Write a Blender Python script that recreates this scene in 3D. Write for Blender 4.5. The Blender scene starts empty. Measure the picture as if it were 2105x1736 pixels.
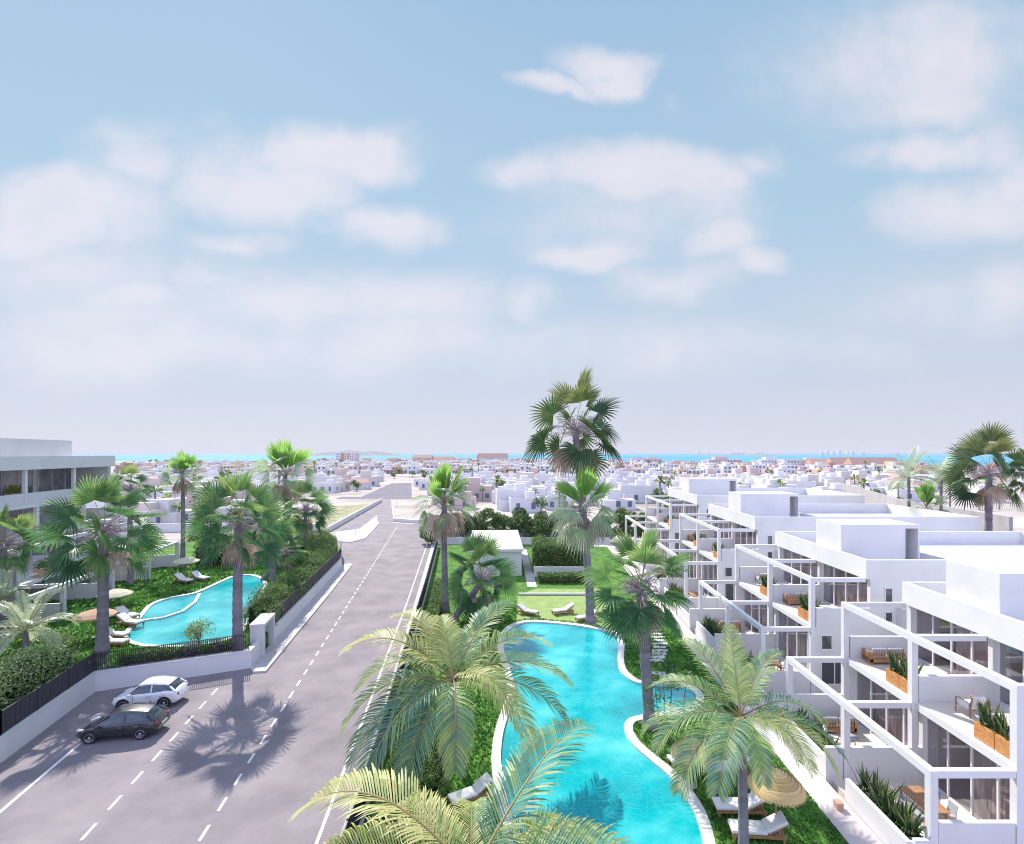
import bpy, math, random
from mathutils import Vector, Matrix, noise as mnoise
R = math.radians
rnd = random.Random(7)
scene = bpy.context.scene
col = scene.collection
# ------------------------------------------------------------------ camera
F = 1057.0; VX = 1091.8; VY = 932.8; H = 14.8      # measured on the photograph (2105 px wide)
cam_d = bpy.data.cameras.new('camera'); cam = bpy.data.objects.new('camera', cam_d); col.objects.link(cam)
cam.location = (0, 0, H); cam.rotation_euler = (R(90), 0, 0)
cam_d.sensor_width = 36; cam_d.sensor_fit = 'HORIZONTAL'; cam_d.lens = 36*F/2105
cam_d.shift_x = (1052.5-VX)/2105; cam_d.shift_y = (VY-868)/2105
cam_d.clip_start = .1; cam_d.clip_end = 60000
scene.camera = cam
# ------------------------------------------------------------------ exposure
vs = scene.view_settings
vs.view_transform = 'Standard'; vs.look = 'None'; vs.gamma = 1; vs.exposure = 0.56
EXPO = 2**vs.exposure
scene.cycles.filter_width = 1.05
# ------------------------------------------------------------------ sun
SUN_EL = 44.0; SUN_AZ = -30.0                       # azimuth from +Y, negative = to the left
to_sun = Vector((math.sin(R(SUN_AZ))*math.cos(R(SUN_EL)), math.cos(R(SUN_AZ))*math.cos(R(SUN_EL)), math.sin(R(SUN_EL))))
sl = bpy.data.lights.new('sun', 'SUN'); sl.energy = 4.5; sl.angle = R(.6); sl.color = (1, .93, .86)
so = bpy.data.objects.new('sun', sl); so.rotation_euler = (-to_sun).to_track_quat('-Z', 'Y').to_euler(); so.location = (-60, 90, 120)
col.objects.link(so)
# ------------------------------------------------------------------ world
def srgb(r, g, b):
    f = lambda c: (c/255/12.92) if c/255 <= .04045 else ((c/255+.055)/1.055)**2.4
    return (f(r), f(g), f(b), 1)
world = bpy.data.worlds.new('World'); scene.world = world; world.use_nodes = True
wt = world.node_tree; wn = wt.nodes; wl = wt.links; wn.clear()
def N(t, **k):
    n = wn.new(t)
    for a, b in k.items(): setattr(n, a, b)
    return n
def M(op, a, b=None, c=None, clamp=False):
    n = N('ShaderNodeMath', operation=op, use_clamp=clamp)
    for i, x in enumerate((a, b, c)):
        if x is None: continue
        if isinstance(x, (int, float)): n.inputs[i].default_value = x
        else: wl.new(x, n.inputs[i])
    return n.outputs[0]
def MIX(f, a, b, mode='MIX'):
    n = N('ShaderNodeMix', data_type='RGBA', blend_type=mode)
    for i, x in ((0, f), (6, a), (7, b)):
        if isinstance(x, (int, float)): n.inputs[i].default_value = x
        elif isinstance(x, tuple): n.inputs[i].default_value = x
        else: wl.new(x, n.inputs[i])
    return n.outputs[2]
tc = N('ShaderNodeTexCoord'); sx = N('ShaderNodeSeparateXYZ'); wl.new(tc.outputs['Generated'], sx.inputs[0])
X, Y, Z = sx.outputs
Yc = M('MAXIMUM', Y, .02)
u = M('DIVIDE', X, Yc); v = M('DIVIDE', Z, Yc)
comb = N('ShaderNodeCombineXYZ'); wl.new(u, comb.inputs[0]); wl.new(v, comb.inputs[1])
nz = N('ShaderNodeTexNoise'); nz.inputs['Scale'].default_value = 3.2; nz.inputs['Detail'].default_value = 6; nz.inputs['Roughness'].default_value = .55
wl.new(comb.outputs[0], nz.inputs['Vector'])
off = N('ShaderNodeVectorMath', operation='MULTIPLY_ADD'); wl.new(nz.outputs['Color'], off.inputs[0])
off.inputs[1].default_value = (.30, .16, 0); wl.new(comb.outputs[0], off.inputs[2])
off2 = N('ShaderNodeVectorMath', operation='SUBTRACT'); wl.new(off.outputs[0], off2.inputs[0]); off2.inputs[1].default_value = (.15, .08, 0)
k = .5367
blobs = [(560,510,260,90,.55),(1250,580,290,115,1.1),(1400,610,160,90,.9),(620,650,300,130,.6),(1050,770,270,110,1.),(1450,890,230,80,1.),(900,960,200,45,.7),
 (200,700,260,70,.8),(280,830,380,140,1.),(120,880,260,120,.7),(450,1150,280,60,.8),(800,1070,260,60,.6),(1150,1150,350,100,.6),(1600,1180,320,110,.75),
 (300,1250,400,120,.6),(1600,1280,250,60,.5),(650,1250,400,100,.5),(200,1000,250,100,.4),(900,640,200,140,.45),
 (2301,250,160,70,1.),(2341,310,130,60,1.),(2111,330,150,32,.8),(2581,400,80,50,.25),(2431,640,340,90,1.15),(2661,690,200,60,.8),(2881,610,150,60,.5),
 (2661,800,280,120,.5),(2261,990,230,58,1.),(2711,940,180,80,.8),(2881,1020,130,50,.8),(2581,1110,210,80,.7),(2021,1160,120,80,.6),(2111,1290,250,60,.45),
 (2581,1290,170,80,.5),(3361,1340,150,50,.3),(3211,250,360,200,.5),(3611,250,380,240,.8),(3561,430,250,90,.6),(3581,600,190,70,.8),(3361,560,160,50,.4),
 (3811,600,150,150,.5),(3711,830,290,110,.9),(3911,720,150,100,.7),(3841,1150,230,110,.7),(2011,650,220,60,.6)]
blobs += [(500,1330,900,130,.55),(1500,1330,800,120,.5),(2700,1330,900,110,.42),(1100,1160,500,90,.6),(250,1050,450,110,.5),(2300,840,500,170,.45),(3500,1150,500,120,.35)]
acc = None
for (bx_, by_, rx_, ry_, s_) in blobs:
    px_, py_ = bx_*k, by_*k
    mp = N('ShaderNodeMapping', vector_type='TEXTURE')
    mp.inputs['Location'].default_value = ((px_-VX)/F, (VY-py_)/F, 0)
    mp.inputs['Scale'].default_value = (rx_*k*1.55/F, ry_*k*1.75/F, 1)
    wl.new(off2.outputs[0], mp.inputs['Vector'])
    gr = N('ShaderNodeTexGradient', gradient_type='SPHERICAL'); wl.new(mp.outputs[0], gr.inputs[0])
    p_ = M('MULTIPLY', gr.outputs['Fac'], s_)
    acc = p_ if acc is None else M('MAXIMUM', acc, M('ADD', p_, M('MULTIPLY', acc, .35)))
nz2 = N('ShaderNodeTexNoise'); nz2.inputs['Scale'].default_value = 9; nz2.inputs['Detail'].default_value = 8; nz2.inputs['Roughness'].default_value = .6
wl.new(comb.outputs[0], nz2.inputs['Vector'])
dens = M('MULTIPLY', acc, M('ADD', M('MULTIPLY', nz2.outputs['Fac'], 1.7), .10))
mr = N('ShaderNodeMapRange', interpolation_type='SMOOTHSTEP'); wl.new(dens, mr.inputs[0]); mr.inputs[1].default_value = .05; mr.inputs[2].default_value = .72
cl = mr.outputs[0]
front = N('ShaderNodeMapRange'); wl.new(Y, front.inputs[0]); front.inputs[1].default_value = .05; front.inputs[2].default_value = .3
# generic clouds for the rest of the dome
nz3 = N('ShaderNodeTexNoise'); nz3.inputs['Scale'].default_value = 2.6; nz3.inputs['Detail'].default_value = 7
wl.new(tc.outputs['Generated'], nz3.inputs['Vector'])
mr3 = N('ShaderNodeMapRange', interpolation_type='SMOOTHSTEP'); wl.new(nz3.outputs['Fac'], mr3.inputs[0]); mr3.inputs[1].default_value = .35; mr3.inputs[2].default_value = .6
cloud = M('ADD', M('MULTIPLY', cl, front.outputs[0]), M('MULTIPLY', mr3.outputs[0], M('SUBTRACT', 1.0, front.outputs[0])), clamp=True)
# soft gradient of the clear sky by elevation
ramp = N('ShaderNodeValToRGB'); el = ramp.color_ramp
hl = M('SQRT', M('ADD', M('MULTIPLY', X, X), M('MULTIPLY', Y, Y)))
vv = M('DIVIDE', Z, M('MAXIMUM', hl, .02))
wl.new(M('MULTIPLY', vv, 1.0), ramp.inputs[0])
stops = [(0, (220,223,240)), (.10, (213,219,236)), (.22, (203,219,237)), (.42, (183,213,237)), (.65, (175,207,234)), (.95, (163,199,231))]
while len(el.elements) < len(stops): el.elements.new(.5)
for e, (p, c) in zip(el.elements, stops): e.position = p; e.color = srgb(*c)
ccol = MIX(M('MULTIPLY', nz2.outputs['Fac'], .8), srgb(250,247,252), srgb(222,224,240))
skyc = MIX(M('MULTIPLY', cloud, .95), ramp.outputs[0], ccol)
# unseen sky behind the camera: brightness and blue tint added to fill shade
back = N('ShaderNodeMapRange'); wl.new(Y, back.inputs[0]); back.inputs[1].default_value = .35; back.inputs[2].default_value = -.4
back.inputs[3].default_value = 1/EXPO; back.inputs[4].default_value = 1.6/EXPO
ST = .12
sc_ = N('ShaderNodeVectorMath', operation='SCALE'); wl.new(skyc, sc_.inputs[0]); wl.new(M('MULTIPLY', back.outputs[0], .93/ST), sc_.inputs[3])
nish = N('ShaderNodeTexSky', sky_type='NISHITA'); nish.sun_disc = False; nish.sun_elevation = R(SUN_EL); nish.sun_rotation = R(SUN_AZ)
nish.air_density = 1; nish.dust_density = .3; nish.ozone_density = 2
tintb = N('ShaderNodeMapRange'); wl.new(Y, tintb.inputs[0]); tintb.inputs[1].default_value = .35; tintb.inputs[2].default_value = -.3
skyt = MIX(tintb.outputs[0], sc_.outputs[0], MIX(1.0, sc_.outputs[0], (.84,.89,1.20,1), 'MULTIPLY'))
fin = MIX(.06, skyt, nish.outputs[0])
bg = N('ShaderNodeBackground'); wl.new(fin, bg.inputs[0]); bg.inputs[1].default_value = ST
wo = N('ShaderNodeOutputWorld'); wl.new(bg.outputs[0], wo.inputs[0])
world.cycles_visibility.camera = True
# ------------------------------------------------------------------ helpers
def G(px, py, z=0.0):
    "measured point of the photograph (2105 px wide) on the level z"
    y = F*(H-z)/(py-VY); return Vector(((px-VX)*y/F, y, z))
def at(px, py, y):
    "measured point at the distance y"
    return Vector(((px-VX)*y/F, y, H-(py-VY)*y/F))
def tag(o, label=None, cat=None, group=None, kind=None):
    for a, b in (('label', label), ('category', cat), ('group', group), ('kind', kind)):
        if b: o[a] = b
    return o
def empty(name, loc=(0,0,0), rz=0, label=None, cat=None, group=None):
    o = bpy.data.objects.new(name, None); o.location = loc; o.rotation_euler = (0, 0, rz); o.empty_display_size = .3
    col.objects.link(o); return tag(o, label, cat, group)
def children(o): return list(o.children)
def copy_tree(o, parent=None):
    c = o.copy(); col.objects.link(c)
    if parent: c.parent = parent
    for ch in children(o): copy_tree(ch, c)
    return c
def cm(i=Vector):  # convenience
    return i
class MB:
    def __init__(s): s.v = []; s.f = []; s.m = []; s.t = []; s.sm = []
    def add(s, vs, fs, m=0, t=0.5, sm=False):
        b = len(s.v); s.v.extend([tuple(p) for p in vs])
        for f in fs: s.f.append(tuple(b+i for i in f)); s.m.append(m); s.t.append(t); s.sm.append(sm)
    def box(s, x0, x1, y0, y1, z0, z1, m=0, t=.5):
        if x0 > x1: x0, x1 = x1, x0
        if y0 > y1: y0, y1 = y1, y0
        v = [(x0,y0,z0),(x1,y0,z0),(x1,y1,z0),(x0,y1,z0),(x0,y0,z1),(x1,y0,z1),(x1,y1,z1),(x0,y1,z1)]
        s.add(v, [(0,3,2,1),(4,5,6,7),(0,1,5,4),(1,2,6,5),(2,3,7,6),(3,0,4,7)], m, t)
    def beam(s, p0, p1, w, h, m=0, t=.5, up=(0,0,1)):
        p0, p1 = Vector(p0), Vector(p1); d = (p1-p0).normalized(); u_ = Vector(up)
        if abs(d.dot(u_)) > .98: u_ = Vector((0,1,0))
        sd = d.cross(u_).normalized(); n = sd.cross(d).normalized()
        v = []
        for p in (p0, p1):
            for a, b in ((-1,-1),(1,-1),(1,1),(-1,1)): v.append(p+sd*a*w/2+n*b*h/2)
        s.add(v, [(3,2,1,0),(4,5,6,7),(0,1,5,4),(1,2,6,5),(2,3,7,6),(3,0,4,7)], m, t)
    def tube(s, pts, rad, n=8, m=0, t=.5, cap=True, sm=True):
        pts = [Vector(p) for p in pts]; vs = []; 
        if not isinstance(rad, (list, tuple)): rad = [rad]*len(pts)
        for i, p in enumerate(pts):
            d = (pts[min(i+1, len(pts)-1)]-pts[max(i-1, 0)]).normalized()
            a = Vector((1,0,0)) if abs(d.x) < .9 else Vector((0,1,0))
            sd = d.cross(a).normalized(); nn = sd.cross(d)
            for j in range(n):
                q = 2*math.pi*j/n; vs.append(p+(sd*math.cos(q)+nn*math.sin(q))*rad[i])
        fs = [(i*n+j, i*n+(j+1) % n, (i+1)*n+(j+1) % n, (i+1)*n+j) for i in range(len(pts)-1) for j in range(n)]
        s.add(vs, fs, m, t, sm)
        if cap: s.add(vs[:n], [tuple(range(n))[::-1]], m, t); s.add(vs[-n:], [tuple(range(n))], m, t)
    def prism(s, poly, z0, z1, m=0, mtop=None, t=.5):
        a = sum(poly[i][0]*poly[(i+1) % len(poly)][1]-poly[(i+1) % len(poly)][0]*poly[i][1] for i in range(len(poly)))
        if a < 0: poly = poly[::-1]
        n = len(poly); b = [(p[0], p[1], z0) for p in poly]; tt = [(p[0], p[1], z1) for p in poly]
        s.add(b+tt, [(i, (i+1) % n, n+(i+1) % n, n+i) for i in range(n)], m, t)
        s.add(tt, [tuple(range(n))], m if mtop is None else mtop, t)
    def ring(s, inner, outer, z0, z1, m=0, t=.5):
        n = len(inner); v = []
        for q in (inner, outer):
            for z in (z0, z1): v += [(p[0], p[1], z) for p in q]
        fs = []
        for i in range(n):
            j = (i+1) % n
            fs += [(n+i, n+j, 3*n+j, 3*n+i), (i, n+i, n+j, j)[::-1], (2*n+i, 2*n+j, 3*n+j, 3*n+i)[::-1]]
        s.add(v, fs, m, t)
    def lathe(s, prof, c=(0,0,0), n=24, m=0, t=.5, sm=True, axis='z'):
        vs = []
        for r, z in prof:
            for j in range(n):
                q = 2*math.pi*j/n
                p = (r*math.cos(q), r*math.sin(q), z) if axis == 'z' else (r*math.cos(q), z, r*math.sin(q))
                vs.append((c[0]+p[0], c[1]+p[1], c[2]+p[2]))
        fs = [(i*n+j, i*n+(j+1) % n, (i+1)*n+(j+1) % n, (i+1)*n+j) for i in range(len(prof)-1) for j in range(n)]
        s.add(vs, fs, m, t, sm)
    def build(s, name, mats, parent=None, bevel=0):
        me = bpy.data.meshes.new(name); me.from_pydata(s.v, [], s.f)
        if not isinstance(mats, (list, tuple)): mats = [mats]
        for mm in mats: me.materials.append(mm)
        me.polygons.foreach_set('material_index', s.m); me.polygons.foreach_set('use_smooth', s.sm)
        a = me.attributes.new('tint', 'FLOAT', 'FACE'); a.data.foreach_set('value', s.t)
        me.update()
        o = bpy.data.objects.new(name, me); col.objects.link(o)
        if parent: o.parent = parent
        if bevel:
            b = o.modifiers.new('bevel', 'BEVEL'); b.width = bevel; b.segments = 2; b.limit_method = 'ANGLE'
        return o
def catmull(pts, n=8):
    out = []; L = len(pts)
    for i in range(L):
        p0, p1, p2, p3 = [Vector(pts[(i+q) % L][:2]) for q in (-1, 0, 1, 2)]
        for j in range(n):
            t = j/n
            out.append(.5*((2*p1)+(p2-p0)*t+(2*p0-5*p1+4*p2-p3)*t*t+(3*p1-p0-3*p2+p3)*t**3))
    return out
def offset(poly, d):
    n = len(poly); out = []
    a = sum(poly[i][0]*poly[(i+1) % n][1]-poly[(i+1) % n][0]*poly[i][1] for i in range(n))
    sg = 1 if a > 0 else -1
    for i in range(n):
        t = (Vector(poly[(i+1) % n][:2])-Vector(poly[i-1][:2])); t.normalize()
        out.append(Vector(poly[i][:2])+Vector((t.y, -t.x))*d*sg)
    return out
def inside(poly, x, y):
    c = False; n = len(poly); j = n-1
    for i in range(n):
        xi, yi, xj, yj = poly[i][0], poly[i][1], poly[j][0], poly[j][1]
        if (yi > y) != (yj > y) and x < (xj-xi)*(y-yi)/(yj-yi)+xi: c = not c
        j = i
    return c
# ------------------------------------------------------------------ materials
def mat(name, base=(.8,.8,.8), rough=.6, spec=.4, metal=0, var=None, vscale=1., bump=0, bscale=20, ramp=None, tint=None, coat=0, trans=0, coords='Object', vdetail=6):
    m = bpy.data.materials.new(name); m.use_nodes = True; nt = m.node_tree; nd = nt.nodes; ln = nt.links
    p = nd['Principled BSDF']; p.inputs['Base Color'].default_value = (*base[:3], 1); p.inputs['Roughness'].default_value = rough
    p.inputs['Specular IOR Level'].default_value = spec; p.inputs['Metallic'].default_value = metal; p.inputs['Coat Weight'].default_value = coat
    src = None
    geo = nd.new('ShaderNodeNewGeometry')
    pos = geo.outputs['Position']
    if tint:
        at_ = nd.new('ShaderNodeAttribute'); at_.attribute_name = 'tint'
        oi = nd.new('ShaderNodeObjectInfo')
        cr = nd.new('ShaderNodeValToRGB'); els = cr.color_ramp.elements
        while len(els) < len(tint): els.new(.5)
        for i, c in enumerate(tint): els[i].position = i/(len(tint)-1); els[i].color = (*c, 1)
        ln.new(at_.outputs['Fac'], cr.inputs[0]); src = cr.outputs[0]
    if var:
        n1 = nd.new('ShaderNodeTexNoise'); n1.inputs['Scale'].default_value = vscale; n1.inputs['Detail'].default_value = vdetail; n1.inputs['Roughness'].default_value = .6
        ln.new(pos, n1.inputs['Vector'])
        cr = nd.new('ShaderNodeValToRGB'); els = cr.color_ramp.elements
        while len(els) < len(var): els.new(.5)
        for i, c in enumerate(var): els[i].position = .3+.4*i/(len(var)-1); els[i].color = (*c, 1)
        ln.new(n1.outputs['Fac'], cr.inputs[0])
        if src:
            mx = nd.new('ShaderNodeMix'); mx.data_type = 'RGBA'; mx.blend_type = 'MULTIPLY'; mx.inputs[0].default_value = 1
            ln.new(src, mx.inputs[6]); ln.new(cr.outputs[0], mx.inputs[7]); src = mx.outputs[2]
        else: src = cr.outputs[0]
    if src: ln.new(src, p.inputs['Base Color'])
    if bump:
        n2 = nd.new('ShaderNodeTexNoise'); n2.inputs['Scale'].default_value = bscale; n2.inputs['Detail'].default_value = 5
        ln.new(pos, n2.inputs['Vector']); b = nd.new('ShaderNodeBump'); b.inputs['Strength'].default_value = bump; b.inputs['Distance'].default_value = .05
        ln.new(n2.outputs['Fac'], b.inputs['Height']); ln.new(b.outputs[0], p.inputs['Normal'])
    if trans:
        tr = nd.new('ShaderNodeBsdfTranslucent'); mxs = nd.new('ShaderNodeMixShader'); mxs.inputs[0].default_value = trans
        if src: ln.new(src, tr.inputs[0])
        else: tr.inputs[0].default_value = (*base[:3], 1)
        ln.new(p.outputs[0], mxs.inputs[1]); ln.new(tr.outputs[0], mxs.inputs[2]); ln.new(mxs.outputs[0], nd['Material Output'].inputs[0])
    return m
M_white = mat('white_plaster', rough=.75, spec=.25, var=[(.64,.635,.64),(.69,.685,.69),(.72,.715,.72)], vscale=.5, bump=.12, bscale=14)
M_white2 = mat('white_paint', (.72,.71,.73), rough=.5, var=[(.68,.67,.69),(.73,.72,.74)], vscale=2)
M_asphalt = mat('pale_asphalt', rough=.85, spec=.3, var=[(.185,.165,.18),(.24,.213,.228),(.295,.26,.27)], vscale=.35, bump=.3, bscale=40, vdetail=10)
M_mark = mat('road_paint', (.8,.8,.8), rough=.6, var=[(.62,.6,.6),(.78,.77,.77)], vscale=6)
M_pave = mat('pavement_slabs', rough=.8, var=[(.44,.42,.43),(.55,.52,.52)], vscale=2.5, bump=.2, bscale=8)
M_path = mat('pink_sandstone_path', rough=.8, var=[(.52,.46,.455),(.60,.54,.53)], vscale=1.2, bump=.15, bscale=12)
M_cope = mat('pool_coping_stone', rough=.7, var=[(.60,.57,.56),(.72,.69,.67),(.64,.60,.60)], vscale=4, bump=.3, bscale=9)
M_floor = mat('cream_terrace_tiles', rough=.5, var=[(.66,.58,.50),(.72,.65,.58)], vscale=2)
M_fence = mat('charcoal_fence_panel', (.05,.045,.06), rough=.6, bump=.2, bscale=30)
M_wood = mat('orange_wood_slats', rough=.55, var=[(.42,.17,.05),(.58,.27,.09),(.66,.33,.13)], vscale=9, bump=.3, bscale=40)
M_teak = mat('teak_frame', rough=.55, var=[(.30,.15,.07),(.45,.25,.12)], vscale=8)
M_cushion = mat('white_cushion_fabric', (.78,.76,.76), rough=.9, spec=.1, bump=.25, bscale=12)
M_curtain = mat('beige_curtain', (.52,.41,.38), rough=.9, spec=.1, trans=.3)
M_black = mat('black_metal', (.03,.03,.035), rough=.4)
M_dark = mat('dark_shadow_gap', (.02,.02,.025), rough=.7)
M_trunk = mat('palm_bark', rough=.85, spec=.2, tint=[(.20,.17,.20),(.36,.32,.36)], var=[(.75,.75,.75),(1,1,1)], vscale=4, bump=.8, bscale=16)
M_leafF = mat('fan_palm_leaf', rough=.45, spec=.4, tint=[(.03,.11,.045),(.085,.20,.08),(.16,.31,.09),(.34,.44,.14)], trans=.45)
M_leafD = mat('olive_fan_leaf', rough=.4, spec=.45, tint=[(.018,.05,.022),(.045,.10,.035),(.10,.16,.045),(.26,.28,.09)], trans=.28)
M_leafT = mat('washingtonia_spear_leaf', rough=.45, spec=.4, tint=[(.13,.30,.06),(.26,.50,.10),(.42,.62,.18)], trans=.5)
M_leafP = mat('pale_palm_frond', rough=.35, spec=.5, tint=[(.20,.32,.18),(.36,.48,.28),(.56,.62,.44)], trans=.45)
M_leafY = mat('feather_palm_leaf', rough=.45, spec=.4, tint=[(.13,.27,.21),(.23,.38,.22),(.48,.56,.17),(.72,.68,.32)], trans=.5)
M_rachis = mat('frond_midrib', rough=.5, tint=[(.20,.13,.06),(.36,.30,.12)])
M_dead = mat('dry_palm_fronds', rough=.85, tint=[(.30,.19,.13),(.50,.36,.28),(.64,.53,.47)], trans=.25)
M_spadix = mat('lilac_flower_stalks', rough=.85, tint=[(.34,.27,.30),(.55,.46,.50)])
M_hedge = mat('hedge_leaves', rough=.45, spec=.45, tint=[(.015,.06,.015),(.07,.17,.035),(.20,.33,.07),(.55,.58,.26)], trans=.25)
M_hedge2 = mat('light_shrub_leaves', rough=.45, spec=.45, tint=[(.05,.15,.03),(.19,.33,.08),(.46,.53,.24),(.70,.70,.46)], trans=.3)
M_core = mat('hedge_shade_and_soil', (.010,.022,.008), rough=.95, spec=.05)
M_lawn = mat('lawn_turf', rough=.9, spec=.15, var=[(.03,.10,.018),(.08,.20,.035),(.15,.29,.05)], vscale=1.1, bump=.6, bscale=22)
M_lawnL = mat('pale_lawn_turf', rough=.9, spec=.15, var=[(.20,.30,.09),(.28,.38,.13),(.32,.42,.17)], vscale=1.3, bump=.4, bscale=22)
M_grass = mat('ground_cover_blades', rough=.5, tint=[(.02,.09,.018),(.09,.27,.04),(.28,.52,.08)], trans=.3)
M_snake = mat('snake_plant_leaf', rough=.4, tint=[(.015,.05,.022),(.04,.10,.03),(.16,.22,.07),(.32,.34,.12)], trans=.15)
M_yel = mat('yellow_green_plant', rough=.5, tint=[(.10,.22,.02),(.34,.40,.03),(.60,.55,.06)], trans=.3)
M_straw = mat('straw_thatch', rough=.85, tint=[(.50,.31,.12),(.72,.50,.24),(.80,.62,.36)], bump=.6, bscale=30)
M_cream = mat('cream_canvas', rough=.85, var=[(.70,.62,.45),(.76,.69,.53)], vscale=3, trans=.2)
M_terra = mat('terracotta_canvas', rough=.85, var=[(.60,.36,.25),(.68,.44,.32)], vscale=3, trans=.2)
M_grey = mat('grey_fabric', (.38,.38,.42), rough=.9)
M_land = mat('sandy_land', rough=.95, spec=.1, var=[(.30,.27,.22),(.46,.41,.38),(.60,.55,.54)], vscale=.05, vdetail=10)
M_scrub = mat('olive_scrub_field', rough=.95, spec=.1, var=[(.17,.20,.10),(.34,.33,.20),(.46,.42,.30)], vscale=.35, vdetail=8)
M_green = mat('far_green_field', rough=.95, spec=.1, var=[(.20,.27,.13),(.34,.38,.24)], vscale=.01)
M_graywall = mat('grey_concrete', rough=.85, var=[(.32,.31,.32),(.42,.41,.42)], vscale=.6)
def glass_mat(name, tintc=(.80,.80,.83), refl=.30):
    m = bpy.data.materials.new(name); m.use_nodes = True; nd = m.node_tree.nodes; ln = m.node_tree.links; nd.remove(nd['Principled BSDF'])
    g = nd.new('ShaderNodeBsdfGlossy'); g.inputs['Roughness'].default_value = .04; g.inputs['Color'].default_value = (.9,.93,1,1)
    t = nd.new('ShaderNodeBsdfTransparent'); t.inputs[0].default_value = (*tintc, 1)
    f = nd.new('ShaderNodeLayerWeight'); f.inputs['Blend'].default_value = .5
    pw = nd.new('ShaderNodeMath'); pw.operation = 'POWER'; pw.inputs[1].default_value = 4; ln.new(f.outputs['Facing'], pw.inputs[0])
    ad = nd.new('ShaderNodeMath'); ad.operation = 'MULTIPLY_ADD'; ad.inputs[1].default_value = .7; ad.inputs[2].default_value = refl*.4; ad.use_clamp = True; ln.new(pw.outputs[0], ad.inputs[0])
    mx = nd.new('ShaderNodeMixShader'); ln.new(ad.outputs[0], mx.inputs[0]); ln.new(t.outputs[0], mx.inputs[1]); ln.new(g.outputs[0], mx.inputs[2])
    ln.new(mx.outputs[0], nd['Material Output'].inputs[0]); return m
M_glass = glass_mat('window_glass')
M_pane = mat('dark_window_pane', (.07,.075,.09), rough=.08, spec=.8)
M_paneL = mat('curtained_window_pane', rough=.12, spec=.6, var=[(.16,.15,.18),(.32,.28,.30)], vscale=.9, vdetail=2)
M_carglass = mat('car_glass', (.03,.05,.07), rough=.04, spec=.9, coat=.5)
def water_mat(name, cols, wscale, rough=.05, bump=.35, bs=3.5, dist=.03, caust=.0, spec=.5):
    m = mat(name, rough=rough, spec=spec, var=cols, vscale=wscale, vdetail=3)
    nt = m.node_tree; nd = nt.nodes; ln = nt.links; p = nd['Principled BSDF']; geo = nd['Geometry']
    vo = nd.new('ShaderNodeTexVoronoi'); vo.feature = 'SMOOTH_F1'; vo.inputs['Scale'].default_value = bs
    n3 = nd.new('ShaderNodeTexNoise'); n3.inputs['Scale'].default_value = bs*.8; n3.inputs['Detail'].default_value = 4; n3.inputs['Distortion'].default_value = 1.2
    ln.new(geo.outputs['Position'], n3.inputs['Vector'])
    b = nd.new('ShaderNodeBump'); b.inputs['Strength'].default_value = bump; b.inputs['Distance'].default_value = dist
    ln.new(n3.outputs['Fac'], b.inputs['Height']); ln.new(b.outputs[0], p.inputs['Normal'])
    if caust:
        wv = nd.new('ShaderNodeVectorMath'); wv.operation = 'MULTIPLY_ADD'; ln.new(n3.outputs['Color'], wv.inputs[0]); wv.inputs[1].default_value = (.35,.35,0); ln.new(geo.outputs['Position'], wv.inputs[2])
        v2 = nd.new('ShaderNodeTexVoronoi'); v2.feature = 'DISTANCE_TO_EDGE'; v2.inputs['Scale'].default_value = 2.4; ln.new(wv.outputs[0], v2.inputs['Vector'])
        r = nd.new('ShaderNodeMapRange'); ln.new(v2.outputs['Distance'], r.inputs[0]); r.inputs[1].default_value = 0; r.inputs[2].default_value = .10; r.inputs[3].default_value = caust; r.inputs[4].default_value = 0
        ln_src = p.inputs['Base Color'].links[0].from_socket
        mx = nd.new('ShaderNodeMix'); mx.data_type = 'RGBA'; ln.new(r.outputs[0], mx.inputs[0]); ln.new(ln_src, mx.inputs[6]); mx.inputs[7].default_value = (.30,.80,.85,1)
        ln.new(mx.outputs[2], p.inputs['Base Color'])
    return m
M_pool = water_mat('turquoise_pool_water', [(.0,.25,.30),(.002,.39,.42),(.10,.56,.57)], .22, rough=.06, bump=.9, bs=2.2, caust=.05)  # pale colour stop and caustic lines paint reflected light into the water
M_sea = water_mat('sea_water', [(.05,.24,.36),(.08,.32,.45),(.12,.40,.52)], .0035, rough=.7, spec=.08, bump=.3, bs=.05, dist=1.0)
# ------------------------------------------------------------------ setting
def gp(pts, z=0): return [G(x, y, z).xy for x, y in pts]
m = MB(); m.box(-9000, 9000, -300, 9000, -.5, 0); tag(m.build('ground', M_land), kind='structure')
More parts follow.
